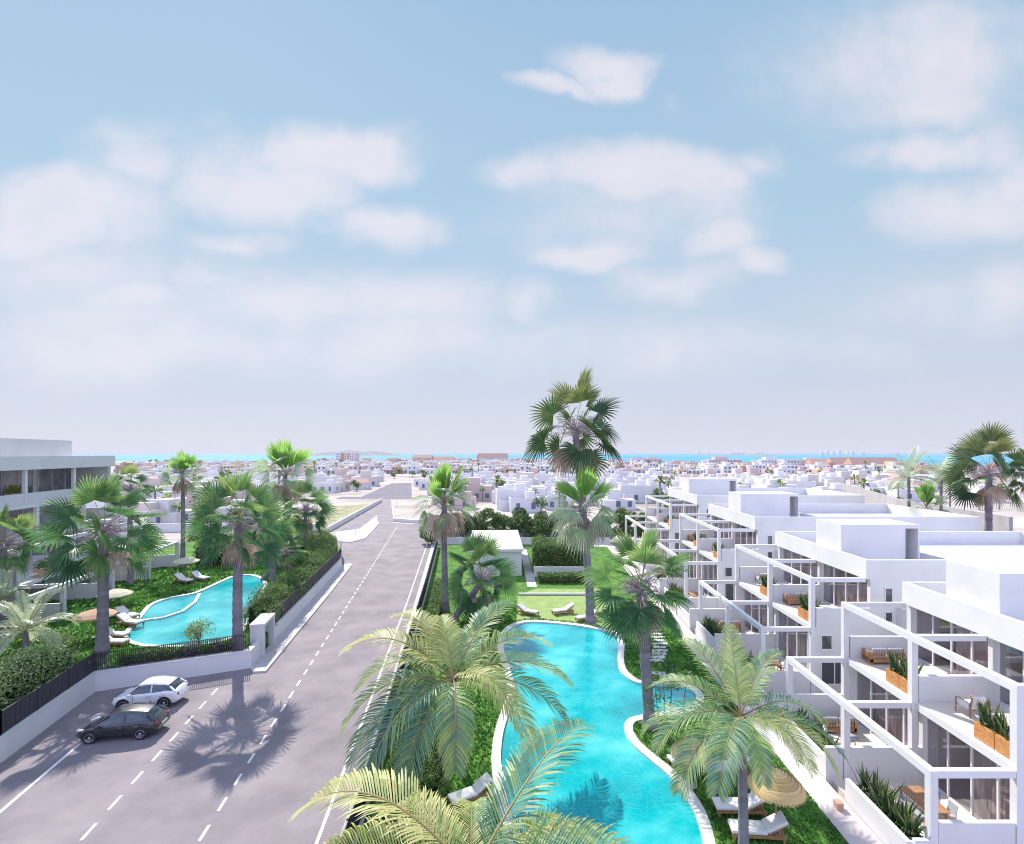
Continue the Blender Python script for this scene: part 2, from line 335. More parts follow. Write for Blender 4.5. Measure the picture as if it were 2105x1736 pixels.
# sea: laid over the land sheet behind an uneven coast
coast = [(-9000, 980), (-1500, 980), (-905, 960), (-700, 1010), (-470, 985), (-430, 900), (-300, 880), (-150, 860), (0, 840), (150, 790), (260, 700), (330, 640), (430, 560), (520, 500), (800, 470), (2000, 420), (9000, 300)]
cp = []
for a, b in zip(coast[:-1], coast[1:]):
    for j in range(6):
        t = j/6; x = a[0]+(b[0]-a[0])*t; y = a[1]+(b[1]-a[1])*t
        cp.append((x, y+mnoise.noise(Vector((x*.01, 3, 0)))*30))
m = MB(); poly = cp+[(9000, 300), (40000, 300), (40000, 45000), (-40000, 45000), (-40000, 980)]
m.prism(poly, -.2, .4); tag(m.build('sea', M_sea), kind='structure')
m = MB()    # cape hill and low islands on the horizon
def hillmb(m, cx, cy, w, d, h, seed):
    nx, ny = 40, 8; vs = []
    for j in range(ny+1):
        for i in range(nx+1):
            a = i/nx*2-1; b = j/ny*2-1
            e = max(0, 1-a*a)*max(0, 1-b*b)
            vs.append((cx+a*w/2, cy+b*d/2, -.5+h*(e**.7)*(.8+.35*mnoise.noise(Vector((a*3+seed, b*2, 0))))))
    m.add(vs, [(j*(nx+1)+i, j*(nx+1)+i+1, (j+1)*(nx+1)+i+1, (j+1)*(nx+1)+i) for j in range(ny) for i in range(nx)], 0, .5, True)
hillmb(m, -1330, 3900, 620, 600, 44, 1)
hillmb(m, 1900, 4500, 900, 300, 14, 5)
M_hill = mat('far_cape_land', rough=1, spec=0, var=[(.22,.24,.24),(.36,.34,.32)], vscale=.01)
tag(m.build('hills', M_hill), kind='structure')
m = MB(); m.prism([(-640,700),(-480,640),(-330,690),(-340,860),(-420,900),(-660,930)], -.1, .25); tag(m.build('far_field', M_green), kind='structure')
m = MB(); m.prism(gp([(440,1128),(560,1052),(700,1040),(775,1036),(672,1100)]), -.1, .04); tag(m.build('scrub_field', M_scrub), kind='structure')
# asphalt
asph = [(-58,2),(-4.5,2),(-6.2,19.5),(-7.0,26.5),(-10.7,53),(-14.5,80),(-16.5,88),(-22.5,109),(-29.5,112),(-39,144),(-50,182),(-53,182),(-47,156),(-39,96),(-58,92)]
m = MB(); m.prism(asph, -.1, .02); tag(m.build('road', M_asphalt), kind='structure')
M_farroad = mat('far_asphalt', rough=.9, var=[(.13,.12,.15),(.18,.17,.2)], vscale=.1)
m = MB(); m.prism(gp([(700,1022),(742,1022),(805,994),(846,993),(846,1022),(860,1026),(690,1026)]), -.1, .03)
m.prism([(-230,330),(-90,322),(90,318),(90,324),(-90,329),(-230,338)], -.1, .035)
tag(m.build('far_road', M_farroad), kind='structure')
# markings
m = MB()
def strip(pts, w, z=.026):
    pts = [Vector(p) for p in pts]
    for a, b in zip(pts[:-1], pts[1:]):
        d = (b-a).normalized(); s_ = Vector((-d.y, d.x))*w/2
        m.add([(*(a-s_), z), (*(a+s_), z), (*(b+s_), z), (*(b-s_), z)], [(3,2,1,0)])
strip([(-6.9,8),(-8.14,19.5),(-12.3,51),(-16.4,80),(-17,84)], .13)
strip([(-20.4,14),(-21.9,21.2),(-23.0,26.3)], .15)
d0 = Vector((-12.66,19.62)); d1 = Vector((-26.9,102.8)); L = (d1-d0).length; dd = (d1-d0)/L
for i in range(-4, 52):
    a = d0+dd*(1.66*i); strip([a, a+dd*.85], .12)
d0 = Vector((-17.2,19.65)); d1 = Vector((-19.6,31.7)); dd = (d1-d0).normalized()
for i in range(-4, 8):
    a = d0+dd*(1.72*i); strip([a, a+dd*.9], .12)
strip([(-29.5,110.3),(-23,107.6)], .5)
tag(m.build('road_markings', M_mark), kind='structure')
# pavements with kerbs
M_kerb = mat('kerb_stone', rough=.8, var=[(.5,.48,.48),(.6,.58,.58)], vscale=3)
def pavement(poly, z=.14, kerb=True):
    m = MB(); inn = offset(poly, -.14) if kerb else poly
    if kerb: m.ring(inn, poly, 0, z, 1)
    m.prism(inn, 0, z-.004, 0)
    return tag(m.build('pavement', [M_pave, M_kerb]), kind='structure')
pavement([(-4.3,6),(-5.7,6),(-7.3,19.5),(-8.1,26.5),(-11.8,53),(-15.6,80),(-16.6,86),(-14.9,88),(-14.6,80),(-10.9,53),(-6.75,20.4)])
pavement([(-20.6,42.4),(-19.3,35.3),(-18.7,34.6),(-17.9,34.7),(-19.2,42.4),(-21.3,55),(-23.6,67.7),(-24.2,69),(-25.0,67.5)])
pavement([G(*q).xy for q in [(672,1097),(697,1115),(722,1116),(752,1108),(779,1078),(774,1062),(739,1089),(700,1094)]])
# ------------------------------------------------------------------ gardens
ZL = 1.0; ZR = .30
gardenL = [(-23.8,10),(-25.5,24.7),(-27.2,32),(-19.5,35.5),(-19.9,37),(-20.6,42.4),(-22.7,55),(-24.7,66.5),(-27.2,74),(-31,80),(-52,84),(-62,60),(-62,10)]
gardenR = [(-4.4,4),(-5.5,10),(-6.7,20.4),(-10.9,53),(-14.6,80),(-15,82),(11.8,82),(11.8,4)]
poolL = catmull(gp([(263,1304),(297,1262),(315,1243),(350,1230),(405,1219),(457,1196),(482,1186),(512,1183),(534,1190),(543,1204),(532,1222),(515,1250),(502,1285),(480,1308),(430,1322),(368,1328),(300,1326),(268,1316)], ZL), 6)
poolR_px = [(1045,1296),(1068,1283),(1100,1279),(1180,1286),(1240,1297),(1264,1306),(1272,1325),(1270,1352),(1274,1376),(1288,1392),(1307,1403),(1338,1408),(1393,1410),(1424,1420),(1432,1440),(1410,1458),(1351,1466),(1318,1472),(1292,1480),(1284,1499),(1300,1529),(1338,1563),(1378,1597),(1409,1636),(1432,1678),(1447,1736),(1454,1830),(1446,1980),(1300,2150),(1120,1990),(1090,1820),(1068,1736),(1040,1640),(1029,1570),(1030,1530),(1035,1500),(1046,1462),(1058,1420),(1046,1370),(1034,1330)]
poolR = catmull(gp(poolR_px, ZR), 5)
copL = offset(poolL, .32); copR = offset(poolR, .42)
def with_hole(m, outer, hole, z0, z1, mi=0):
    "ground slab round a pool: outer polygon joined to the hole by a slit"
    def ccw(p):
        a = sum(p[i][0]*p[(i+1) % len(p)][1]-p[(i+1) % len(p)][0]*p[i][1] for i in range(len(p)))
        return p if a > 0 else p[::-1]
    o = [Vector(q[:2]) for q in ccw(list(outer))]; h = [Vector(q[:2]) for q in ccw(list(hole))][::-1]
    bi, bj = min(((i, j) for i in range(len(o)) for j in range(len(h))), key=lambda ij: (o[ij[0]]-h[ij[1]]).length)
    loop = o[:bi+1]+h[bj:]+h[:bj+1]+o[bi:]
    m.add([(p.x, p.y, z1) for p in loop], [tuple(range(len(loop)))], mi)
    n = len(o); m.add([(p.x, p.y, z0) for p in o]+[(p.x, p.y, z1) for p in o], [(i, (i+1) % n, n+(i+1) % n, n+i) for i in range(n)], mi)
for nm, outer, water, cop, z, lm in (('garden_ground', gardenL, poolL, copL, ZL, M_lawn), ('garden_ground', gardenR, poolR, copR, ZR, M_lawn)):
    m = MB(); with_hole(m, outer, offset(cop, -.02), 0, z); tag(m.build(nm, lm), kind='structure')
    m = MB(); m.ring(offset(water, -.03), cop, z-.25, z+.05); tag(m.build('pool_coping', M_cope), kind='structure')
    m = MB(); m.prism(water, z-.4, z-.07); tag(m.build('pool_water', M_pool), kind='structure')
# paddling pool divider of the left pool
m = MB(); pts = [G(x, y, ZL) for x, y in [(410,1221),(401,1238),(375,1257),(335,1270),(288,1276)]]
for a, b in zip(pts[:-1], pts[1:]): m.beam(a-Vector((0,0,.03)), b-Vector((0,0,.03)), .28, .14)
tag(m.build('pool_divider_kerb', M_cope), kind='structure')
# paths
m = MB(); m.box(11.8, 13.05, 4, 84, 0, ZR+.03); m.box(2.0, 12, 80, 84, 0, ZR+.02)
m.prism(gp([(1070,1130),(1082,1130),(1104,1207),(1084,1207)], ZR), 0, ZR+.02)
tag(m.build('path', M_path), kind='structure')
m = MB()
pl_px = [(1064,1226),(1230,1226),(1262,1262),(1266,1296),(1180,1280),(1100,1272),(1062,1276)]
m.prism(gp(pl_px, ZR), ZR-.1, ZR+.012); m.prism(gp([(1104,1211),(1235,1211),(1232,1222),(1068,1222)], ZR), ZR-.1, ZR+.012)
tag(m.build('pale_lawn', M_lawnL), kind='structure')
m = MB(); a = G(1066,1224,ZR); b = G(1225,1224,ZR); m.box(a.x, b.x, a.y-.12, a.y+.12, ZR-.1, ZR+.22)
tag(m.build('garden_kerb', M_white), 'low white kerb crossing the lawn behind the big pool', 'kerb')
# stepping stones
for i in range(15):
    t = i/14
    px = 1337+math.sin(t*3.0)*22-(t*4) if i < 12 else [1352,1372,1392][i-12]
    py = 1284+t*96 if i < 12 else [1386,1391,1397][i-12]
    c = G(px, py, ZR); r_ = rnd.uniform(-.1, .1); m = MB()
    w, d_ = rnd.uniform(.5,.6), .19+.03*t
    pl = [(-w,-d_),(w*.95,-d_*.9),(w,d_),(-w*.9,d_*.95)]
    m.prism([(x*math.cos(r_)-y*math.sin(r_), x*math.sin(r_)+y*math.cos(r_)) for x, y in pl], 0, .08)
    o = m.build('stepping_stone', M_cope); o.location = (c.x, c.y, ZR-.01)
    tag(o, 'pale slab of the curved stepping stone path beside the big pool', 'stepping stone', 'stepping stones in the lawn')

# ------------------------------------------------------------------ plants
def leaf_blob(mb, c, r, n, size, rn, mi=0, box=False, up=.25, tmul=1.0):
    for _ in range(n):
        if box: p = Vector([rn.uniform(-1, 1) for _ in range(3)]); 
        else:
            d = Vector([rn.gauss(0, 1) for _ in range(3)]).normalized(); p = d*(rn.uniform(.35, 1)**.5)
        q = Vector((c[0]+p.x*r[0], c[1]+p.y*r[1], c[2]+p.z*r[2]))
        leaf(mb, q, size*rn.uniform(.6, 1.3), rn, mi, up, tmul)
def leaf(mb, q, s, rn, mi=0, up=.25, tmul=1.0):
    n = Vector((rn.gauss(0, 1), rn.gauss(0, 1), rn.gauss(0, 1)+up)).normalized()
    a = n.orthogonal().normalized(); a = (Matrix.Rotation(rn.uniform(0, 6.28), 3, n) @ a); b = n.cross(a)
    t = min(1, max(0, rn.gauss(.45, .25)*tmul))
    mb.add([q-a*s, q+b*s*.42+n*s*.12, q+a*s, q-b*s*.42+n*s*.12], [(0, 1, 2), (0, 2, 3)], mi, t)
def hedge_along(name, pts, width, h, z0, dens, size, mats, label, cat, seed, wob=.3, core=True, group=None):
    "hedge along a line: dark solid core and a shell of leaves with uneven top"
    rn = random.Random(seed); root = empty(name, (0,0,0), 0, label, cat, group); mb = MB(); co = MB()
    pts = [Vector(p[:2]) for p in pts]
    for a, b in zip(pts[:-1], pts[1:]):
        L = (b-a).length; d = (b-a)/L; s_ = Vector((-d.y, d.x))
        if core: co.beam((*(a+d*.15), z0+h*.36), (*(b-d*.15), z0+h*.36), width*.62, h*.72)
        for _ in range(int(L*dens)):
            x = rn.uniform(0, L); w = rn.uniform(-.5, .5); p = a+d*x
            hh = h*(1+wob*mnoise.noise(Vector((p.x*.7, p.y*.7, seed))))*(1-.5*(abs(w)*2)**4)
            e = rn.random()
            z = hh*(1-rn.random()**2*.95) if e < .6 else hh*rn.random()
            if e > .6: w = rn.choice((-.5, .5))*rn.uniform(.75, 1.08)
            q = p+s_*w*width
            leaf(mb, Vector((q.x, q.y, z0+z)), size*rn.uniform(.6, 1.35), rn, 0, .3)
    mb.build('foliage', mats, root)
    if core: co.build('stems_or_shade_core', M_core, root)  # solid block, the hedge's inner shade put into its dark colour
    return root
def fan_leaf(mb, o, d, pet, Rr, nseg, spread, rn, t0, mp, ml, droop=.25, cup=.15, wid=.085):
    "one fan leaf: petiole curve and folded blades"
    d = d.normalized(); pts = []; p = Vector(o); dd = Vector(d)
    for i in range(5):
        pts.append(p.copy()); p = p+dd*pet/4; dd = (dd+Vector((0, 0, -droop*.22))).normalized()
    mb.tube(pts, [.028, .024, .02, .018, .016], 4, mp, .4, False)
    c = pts[-1]; t = dd; s_ = t.cross(Vector((0, 0, 1)))
    if s_.length < .1: s_ = Vector((1, 0, 0))
    s_.normalize(); n = s_.cross(t).normalized()
    roll = rn.uniform(-1.25, 1.25); s_, n = s_*math.cos(roll)+n*math.sin(roll), n*math.cos(roll)-s_*math.sin(roll)
    tip_up = rn.uniform(.05, .35) if d.z < .8 else rn.uniform(-.08,.08); t, n = (t*math.cos(tip_up)-n*math.sin(tip_up)), (n*math.cos(tip_up)+t*math.sin(tip_up))
    tb = min(1, max(0, t0+rn.uniform(-.15, .15)))
    for i in range(nseg):
        a = (i/(nseg-1)-.5)*spread; L = Rr*(1-.28*(abs(a)/(spread/2))**2)*rn.uniform(.88, 1.08)
        e = t*math.cos(a)+s_*math.sin(a); f = e.cross(n).normalized()
        w = wid*Rr*rn.uniform(.8,1.1); dr = Vector((0, 0, -1))*droop*L
        b0 = c; b1 = c+e*L*.42+n*cup*L*.35; b2 = c+e*L*.75+n*cup*L*.3+dr*.28; b3 = c+e*L+n*cup*L*.05+dr*.85
        tt = min(1, max(0, tb+rn.uniform(-.18, .18)))
        v = [b0, b1+f*w*.5, b1-n*w*.3, b1-f*w*.5, b2+f*w*.38, b2-n*w*.2, b2-f*w*.38, b3]
        mb.add(v, [(0, 1, 2), (0, 2, 3)], ml, tt*.9)
        mb.add(v, [(1, 4, 5, 2), (2, 5, 6, 3)], ml, tt)
        mb.add(v, [(4, 7, 5), (5, 7, 6)], ml, min(1, tt+.15))
def trunk_mb(base, top, r0, r1, rn, lean=.0, rings=28):
    mb = MB(); pts = []; rad = []
    base, top = Vector(base), Vector(top); n = rings
    for i in range(n+1):
        t = i/n; p = base.lerp(top, t)+Vector((math.sin(t*3.1)*lean, 0, 0))
        pts.append(p); rad.append((r0+(r1-r0)*t)*(1+(.28*(1-t*6) if t < 1/6 else 0))*(1.05 if i % 2 else .97))
    k = 12
    for i in range(n): mb.tube(pts[i:i+2], rad[i:i+2], k, 0, min(1, max(0, .45+rn.uniform(-.3, .3))), False)
    return mb
def fan_palm(base, top, rad, seed, label, nl=26, tr=(.27,.2), dead=5, spad=True, tuft=False, group='fan palms', dark=False):
    rn = random.Random(seed); base, top = Vector(base), Vector(top)
    root = empty('fan_palm', base, 0, label, 'palm tree', group)
    rel = top-base
    trunk_mb((0,0,0), rel-Vector((0,0,.15)), tr[0], tr[1], rn, lean=rn.uniform(-.1,.1)).build('trunk', M_trunk, root)
    cr = MB()
    if not tuft:
        for i in range(nl):
            az = i*2.39996+rn.uniform(-.25, .25); f = i/(nl-1)
            el = R(math.degrees(math.asin(.99-1.62*f))+rn.uniform(-7, 7)); top_ = f < .16
            o = rel+Vector((0, 0, .55-f*.95))
            d = Vector((math.cos(az)*math.cos(el), math.sin(az)*math.cos(el), math.sin(el)))
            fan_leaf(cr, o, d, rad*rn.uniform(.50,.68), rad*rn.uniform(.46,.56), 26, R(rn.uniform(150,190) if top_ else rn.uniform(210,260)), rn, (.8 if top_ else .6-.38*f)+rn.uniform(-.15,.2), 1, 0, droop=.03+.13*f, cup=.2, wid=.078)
    else:
        for i in range(13):                                  # upright spear leaves
            az = i*2.4; el = R(rn.uniform(46, 89)); d = Vector((math.cos(az)*math.cos(el), math.sin(az)*math.cos(el), math.sin(el)))
            fan_leaf(cr, rel, d, rad*rn.uniform(.12,.4), rad*rn.uniform(.62,.9), 10, R(42), rn, .6, 1, 2, droop=.0, cup=.05, wid=.085)
        for i in range(nl):
            az = i*2.39996+rn.uniform(-.25, .25); f = i/(nl-1); el = R(52-f*72+rn.uniform(-8, 8))
            d = Vector((math.cos(az)*math.cos(el), math.sin(az)*math.cos(el), math.sin(el)))
            fan_leaf(cr, rel+Vector((0,0,-.1-f*.3)), d, rad*.55, rad*rn.uniform(.44,.56), 20, R(rn.uniform(150,210)), rn, .7-.35*f, 1, 3, droop=.25+.3*f, wid=.06)
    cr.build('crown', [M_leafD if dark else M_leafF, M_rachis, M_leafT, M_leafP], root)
    if dead:
        dm = MB()
        for i in range(dead):
            az = i*2.39996+rn.uniform(-.4, .4); el = R(rn.uniform(-74, -30) if not tuft else rn.uniform(-62, -18)); d = Vector((math.cos(az)*math.cos(el), math.sin(az)*math.cos(el), math.sin(el)))
            fan_leaf(dm, rel+Vector((0, 0, -.45)), d, rad*.30, rad*rn.uniform(.36,.46)*(1.2 if tuft else 1), 17, R(135), rn, rn.uniform(.3,.9), 0, 0, droop=.5)
        dm.build('dry_skirt', M_dead, root)
    if spad:
        sm = MB()
        for i in range(34 if not tuft else 14):
            az = rn.uniform(0, 6.28); o = rel+Vector((0, 0, rn.uniform(-.3, .35))); p = o.copy(); el = R(rn.uniform(0, 65)); d = Vector((math.cos(az)*math.cos(el), math.sin(az)*math.cos(el), math.sin(el))); pts = [p.copy()]
            for j in range(5): p = p+d*rad*.085; d = (d+Vector((rn.uniform(-.15,.15), rn.uniform(-.15,.15), -.16))).normalized(); pts.append(p.copy())
            sm.tube(pts, [.05,.045,.04,.032,.024,.015], 4, 0, rn.random(), False)
            for q in pts[1:]:
                for _ in range(4):
                    e = Vector((rn.uniform(-1,1), rn.uniform(-1,1), rn.uniform(-1,.3)))*rad*.06; sm.tube([q, q+e*1.3], [.022, .008], 3, 0, rn.random(), False)
        sm.build('flower_stalks', M_spadix, root)
    return root
def frond(mb, o, az, el, L, drp, rn, t0, nl=56, lw=.052, ll=.25, mp=1, ml=0, vee=.35):
    d = Vector((math.cos(az)*math.cos(el), math.sin(az)*math.cos(el), math.sin(el))); p = Vector(o); pts = [p.copy()]; ds = [d.copy()]; n = 16
    side0 = Vector((-math.sin(az), math.cos(az), 0)); tw = rn.uniform(-.25, .25)
    for i in range(n):
        p = p+d*L/n; d = (d+Vector((0, 0, -drp*(.35+1.1*i/n)/n*2))+side0*tw/n*.5).normalized(); pts.append(p.copy()); ds.append(d.copy())
    mb.tube(pts, [.035*(1-i/(n+1))*L/4.5+.006 for i in range(n+1)], 5, mp, rn.random(), False)
    for i in range(nl):
        t = .12+.88*(i+.5)/nl; x = t*n; j = min(n-1, int(x)); q = pts[j].lerp(pts[j+1], x-j); dd = ds[j].lerp(ds[min(n, j+1)], x-j).normalized()
        s_ = dd.cross(Vector((0, 0, 1))); s_ = side0.copy() if s_.length < .15 else s_.normalized(); up = s_.cross(dd).normalized()
        if up.z < 0: up = -up
        ln_ = L*ll*(math.sin(math.pi*(.12+.83*t))**.6)*rn.uniform(.85, 1.1)
        fw = .55+.65*t
        for sd in (-1, 1):
            e = (s_*sd*(1.0)+dd*fw+up*vee*rn.uniform(.5,1.3)).normalized(); w = lw*L/4.5*rn.uniform(.8,1.15)
            wv = dd.cross(e).cross(e).normalized()*w
            q1 = q+e*ln_*.5; q2 = q+e*ln_*.8+Vector((0,0,-ln_*.10)); q3 = q+e*ln_-Vector((0, 0, ln_*.22))
            tt = min(1, max(0, t0+rn.uniform(-.30,.28)))
            v = [q-wv*.25, q+wv*.25, q1+wv*.5, q1-wv*.5, q2+wv*.38, q2-wv*.38, q3]
            mb.add(v, [(0,1,2,3),(3,2,4,5)], ml, tt); mb.add(v, [(5,4,6)], ml, min(1, tt+.2))
def feather_palm(base, top, L, seed, label, fronds, tr=(.22,.15), leafm=None, group='feather palms'):
    "fronds: list of (azimuth deg, elevation deg, length factor, droop, tint)"
    rn = random.Random(seed); base, top = Vector(base), Vector(top); rel = top-base
    root = empty('feather_palm', base, 0, label, 'palm tree', group)
    trunk_mb((0,0,0), rel, tr[0], tr[1], rn, lean=rn.uniform(-.08,.12)).build('trunk', M_trunk, root)
    for az, el, lf, dr, t0 in fronds:
        mb = MB(); frond(mb, rel+Vector((0,0,.05)), R(az), R(el), L*lf, dr, rn, t0)
        mb.build('frond', [leafm or M_leafY, M_rachis], root)
    return root
def auto_fronds(n, rn, pale=0):
    out = []
    for i in range(n):
        f = i/(n-1); out.append((i*137.5+rn.uniform(-10,10), 76-f*72+rn.uniform(-6,6), rn.uniform(.85,1.08), .55+.55*f, min(1, max(0, .55-.3*f+rn.uniform(-.25,.35)+pale))))
    return out
def spiky(mb, c, n, h, rn, mi=0, w=.035, spread=.35):
    for _ in range(n):
        az = rn.uniform(0, 6.28); a = rn.random()**.7*spread; d = Vector((math.cos(az)*math.sin(a), math.sin(az)*math.sin(a), math.cos(a)))
        s_ = Vector((-math.sin(az+.7), math.cos(az+.7), 0)); hh = h*rn.uniform(.55, 1.1); p = Vector(c)+Vector((rn.uniform(-.1,.1), rn.uniform(-.1,.1), 0)); t = rn.random()
        nn = s_.cross(d)*w*.3
        v = [p-s_*w*.6, p+nn, p+s_*w*.6, p+d*hh*.55-s_*w, p+d*hh*.55+nn, p+d*hh*.55+s_*w, p+d*hh+Vector((d.x,d.y,0))*hh*.15]
        mb.add(v, [(0,1,4,3),(1,2,5,4)], mi, t*.7); mb.add(v, [(3,4,6),(4,5,6)], mi, t)
# ------------------------------------------------------------------ boundary walls and fences, left garden
def wall_run(name, pts, z0, z1, th, label, cat='wall', cap=True, mt=None):
    m = MB(); P = [Vector(p) for p in pts]
    for a, b in zip(P[:-1], P[1:]):
        d = (b-a).normalized(); e0, e1 = a, b
        m.beam((*e0, (z0+z1)/2), (*(e1+d*th*.5), (z0+z1)/2), th, z1-z0)
        if cap: m.beam((*(e0-d*.02), z1+.03), (*(e1+d*(th*.5+.02)), z1+.033), th+.08, .06)
    return tag(m.build(name, mt or M_white), label, cat)
WL0 = [(-23.4,8),(-25.5,24.7),(-27.2,32)]; WL1 = [(-27.2,32),(-19.5,35.5)]; WL2 = [(-20.3,39.8),(-20.6,42.4),(-22.7,55),(-24.7,66.5),(-27.0,73)]
wall_run('garden_wall', WL0, 0, 1.2, .3, 'white base wall under the dark panel fence at the lower left')
wall_run('garden_wall', WL1, 0, 1.2, .3, 'white wall under the picket fence behind the white car')
wall_run('garden_wall', [(-19.5,35.5),(-19.75,37.2)], 0, 1.2, .3, 'short white wall between picket fence corner and entrance portal')
wall_run('garden_wall', WL2, 0, 1.2, .3, 'long white base wall running up the road from the portal')
def panel_fence(pts, z0, h, label):
    root = empty('panel_fence', (pts[0][0], pts[0][1], z0), 0, label, 'fence'); o = Vector((pts[0][0], pts[0][1], z0))
    P = [Vector(p) for p in pts]
    m = MB(); r_ = MB()
    for a, b in zip(P[:-1], P[1:]):
        L = (b-a).length; d = (b-a)/L; n = max(1, round(L/.16))
        for i in range(n):
            c = a+d*(i+.5)*L/n; e = d*L/n*.46
            m.beam(Vector((*(c-e), z0+h/2))-o, Vector((*(c+e), z0+h/2))-o, .03 if i % 2 else .045, h-.04)
        for zz in (.08, h-.04): r_.beam(Vector((*a, z0+zz))-o, Vector((*b, z0+zz))-o, .07, .05)
        k = max(1, round(L/2.4))
        for i in range(k+1):
            c = a+d*i*L/k; q = MB(); q.box(c.x-.04-o.x, c.x+.04-o.x, c.y-.04-o.y, c.y+.04-o.y, 0, h+.03); q.build('post', M_black, root)
    m.build('slat_panel', M_fence, root); r_.build('rail', M_black, root)
    return root
panel_fence(WL0, 1.26, 1.15, 'dark charcoal panel fence in front of the dense hedge at lower left')
panel_fence(WL2[:], 1.26, 1.2, 'dark charcoal panel fence following the road beside the leafy hedge')
panel_fence([(-6.0,12),(-6.7,20.4),(-10.9,53),(-14.6,80)], .5, 1.3, 'dark charcoal panel fence between right pavement and the pool garden')
wall_run('garden_wall', [(-6.0,12),(-6.7,20.4),(-10.9,53),(-14.6,80)], 0, .46, .26, 'low white base wall beside the right pavement')
# picket fence
root = empty('picket_fence', (*WL1[0], 1.26), 0, 'thin charcoal picket fence on the white wall behind the white car', 'fence')
a, b = Vector(WL1[0]), Vector(WL1[1]); L = (b-a).length; d = (b-a)/L; pk = MB()
n = int(L/.105)
for i in range(n+1):
    p = d*(i*L/n); pk.beam((p.x, p.y, 0), (p.x, p.y, 1.12), .035, .035, up=(0,1,0))
pk.build('picket_row', M_fence, root)
for zz in (.07, 1.05):
    q = MB(); q.beam((0,0,zz), (d.x*L, d.y*L, zz), .05, .04); q.build('rail', M_fence, root)
# entrance portal
root = empty('entrance_portal', (-20.35, 37.2, 0), R(11), 'white rectangular entrance portal at the corner of the left garden', 'gateway')
for y0, y1 in ((0, .28), (2.35, 2.63)):
    m = MB(); m.box(0, .95, y0, y1, 0, 2.2); m.build('pillar', M_white, root)
m = MB(); m.box(-.03, .98, -.03, 2.66, 2.2, 2.42); m.build('lintel', M_white, root)
m = MB(); m.box(.2, .24, .28, 2.35, .1, 2.1); 
for i in range(14): m.box(.24, .27, .36+i*.14, .40+i*.14, .15, 2.05)
m.build('gate', M_fence, root)
# far low wall and street lamps
wall_run('garden_wall', [G(672,1096).xy, G(784,1032).xy], 0, 1.0, .3, 'low pale wall along the side street beyond the junction')
wall_run('garden_wall', [(-29.7,111.5),(-23.4,108.5)], 0, .7, .3, 'low white wall across the end of the near road')
wall_run('garden_wall', [(-29.7,111.5),(-38.6,143)], 0, .7, .3, 'low white wall turning up beside the far road bend')
def lamp_post(x, y, h, label):
    root = empty('street_lamp', (x, y, 0), 0, label, 'street lamp', 'street lamps along the road')
    m = MB(); m.tube([(0,0,0),(0,0,h)], [.09,.05], 8); m.build('pole', M_white2, root)
    m = MB(); m.tube([(0,0,h),(.3,0,h+.12),(.9,0,h+.15)], [.05,.04,.04], 6); m.box(.6, 1.15, -.11, .11, h+.1, h+.2); m.build('lamp_head', M_graywall, root)
for px, py, yy, h, lb in ((730,1097,95,3.4,'slim pale street lamp at the hedge corner left of the junction'),(816,1058,140,3.6,'slim pale street lamp halfway up the side street wall'),(920,1019,170,7,'tall pale street lamp by the far dark road'),(842,1020,175,8,'tall pale street lamp where the far road meets the cross street')):
    g_ = G(px, py); lamp_post((px-VX)*yy/F, yy, h, lb)
# ------------------------------------------------------------------ hedges
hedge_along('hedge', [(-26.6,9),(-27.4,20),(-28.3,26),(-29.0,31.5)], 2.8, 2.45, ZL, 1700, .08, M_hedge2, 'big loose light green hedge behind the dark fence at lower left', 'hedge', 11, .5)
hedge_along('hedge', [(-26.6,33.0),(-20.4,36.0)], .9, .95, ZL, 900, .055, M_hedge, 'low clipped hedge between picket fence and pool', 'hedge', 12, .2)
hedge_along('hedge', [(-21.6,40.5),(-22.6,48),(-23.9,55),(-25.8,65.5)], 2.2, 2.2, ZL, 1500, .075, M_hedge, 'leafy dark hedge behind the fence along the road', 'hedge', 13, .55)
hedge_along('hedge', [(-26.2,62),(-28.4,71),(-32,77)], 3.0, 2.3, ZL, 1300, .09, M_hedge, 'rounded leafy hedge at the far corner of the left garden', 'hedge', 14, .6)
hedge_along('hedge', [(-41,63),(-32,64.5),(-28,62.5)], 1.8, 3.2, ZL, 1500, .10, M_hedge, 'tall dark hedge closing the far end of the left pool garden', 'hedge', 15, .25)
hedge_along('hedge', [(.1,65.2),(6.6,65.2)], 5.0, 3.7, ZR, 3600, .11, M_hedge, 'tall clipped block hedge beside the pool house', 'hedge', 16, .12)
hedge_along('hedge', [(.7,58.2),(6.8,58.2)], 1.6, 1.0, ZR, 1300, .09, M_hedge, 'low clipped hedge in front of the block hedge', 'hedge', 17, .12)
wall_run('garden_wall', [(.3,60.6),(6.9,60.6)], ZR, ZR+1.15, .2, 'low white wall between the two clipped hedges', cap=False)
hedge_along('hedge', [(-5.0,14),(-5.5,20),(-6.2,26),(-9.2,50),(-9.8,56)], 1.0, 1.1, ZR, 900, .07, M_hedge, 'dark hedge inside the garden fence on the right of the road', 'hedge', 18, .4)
hedge_along('hedge', [(-4.8,20.6),(-4.6,28)], 2.2, .35, ZR, 1500, .055, M_hedge, 'low ground shrubs between the near palm and the big pool', 'hedge', 19, .4)
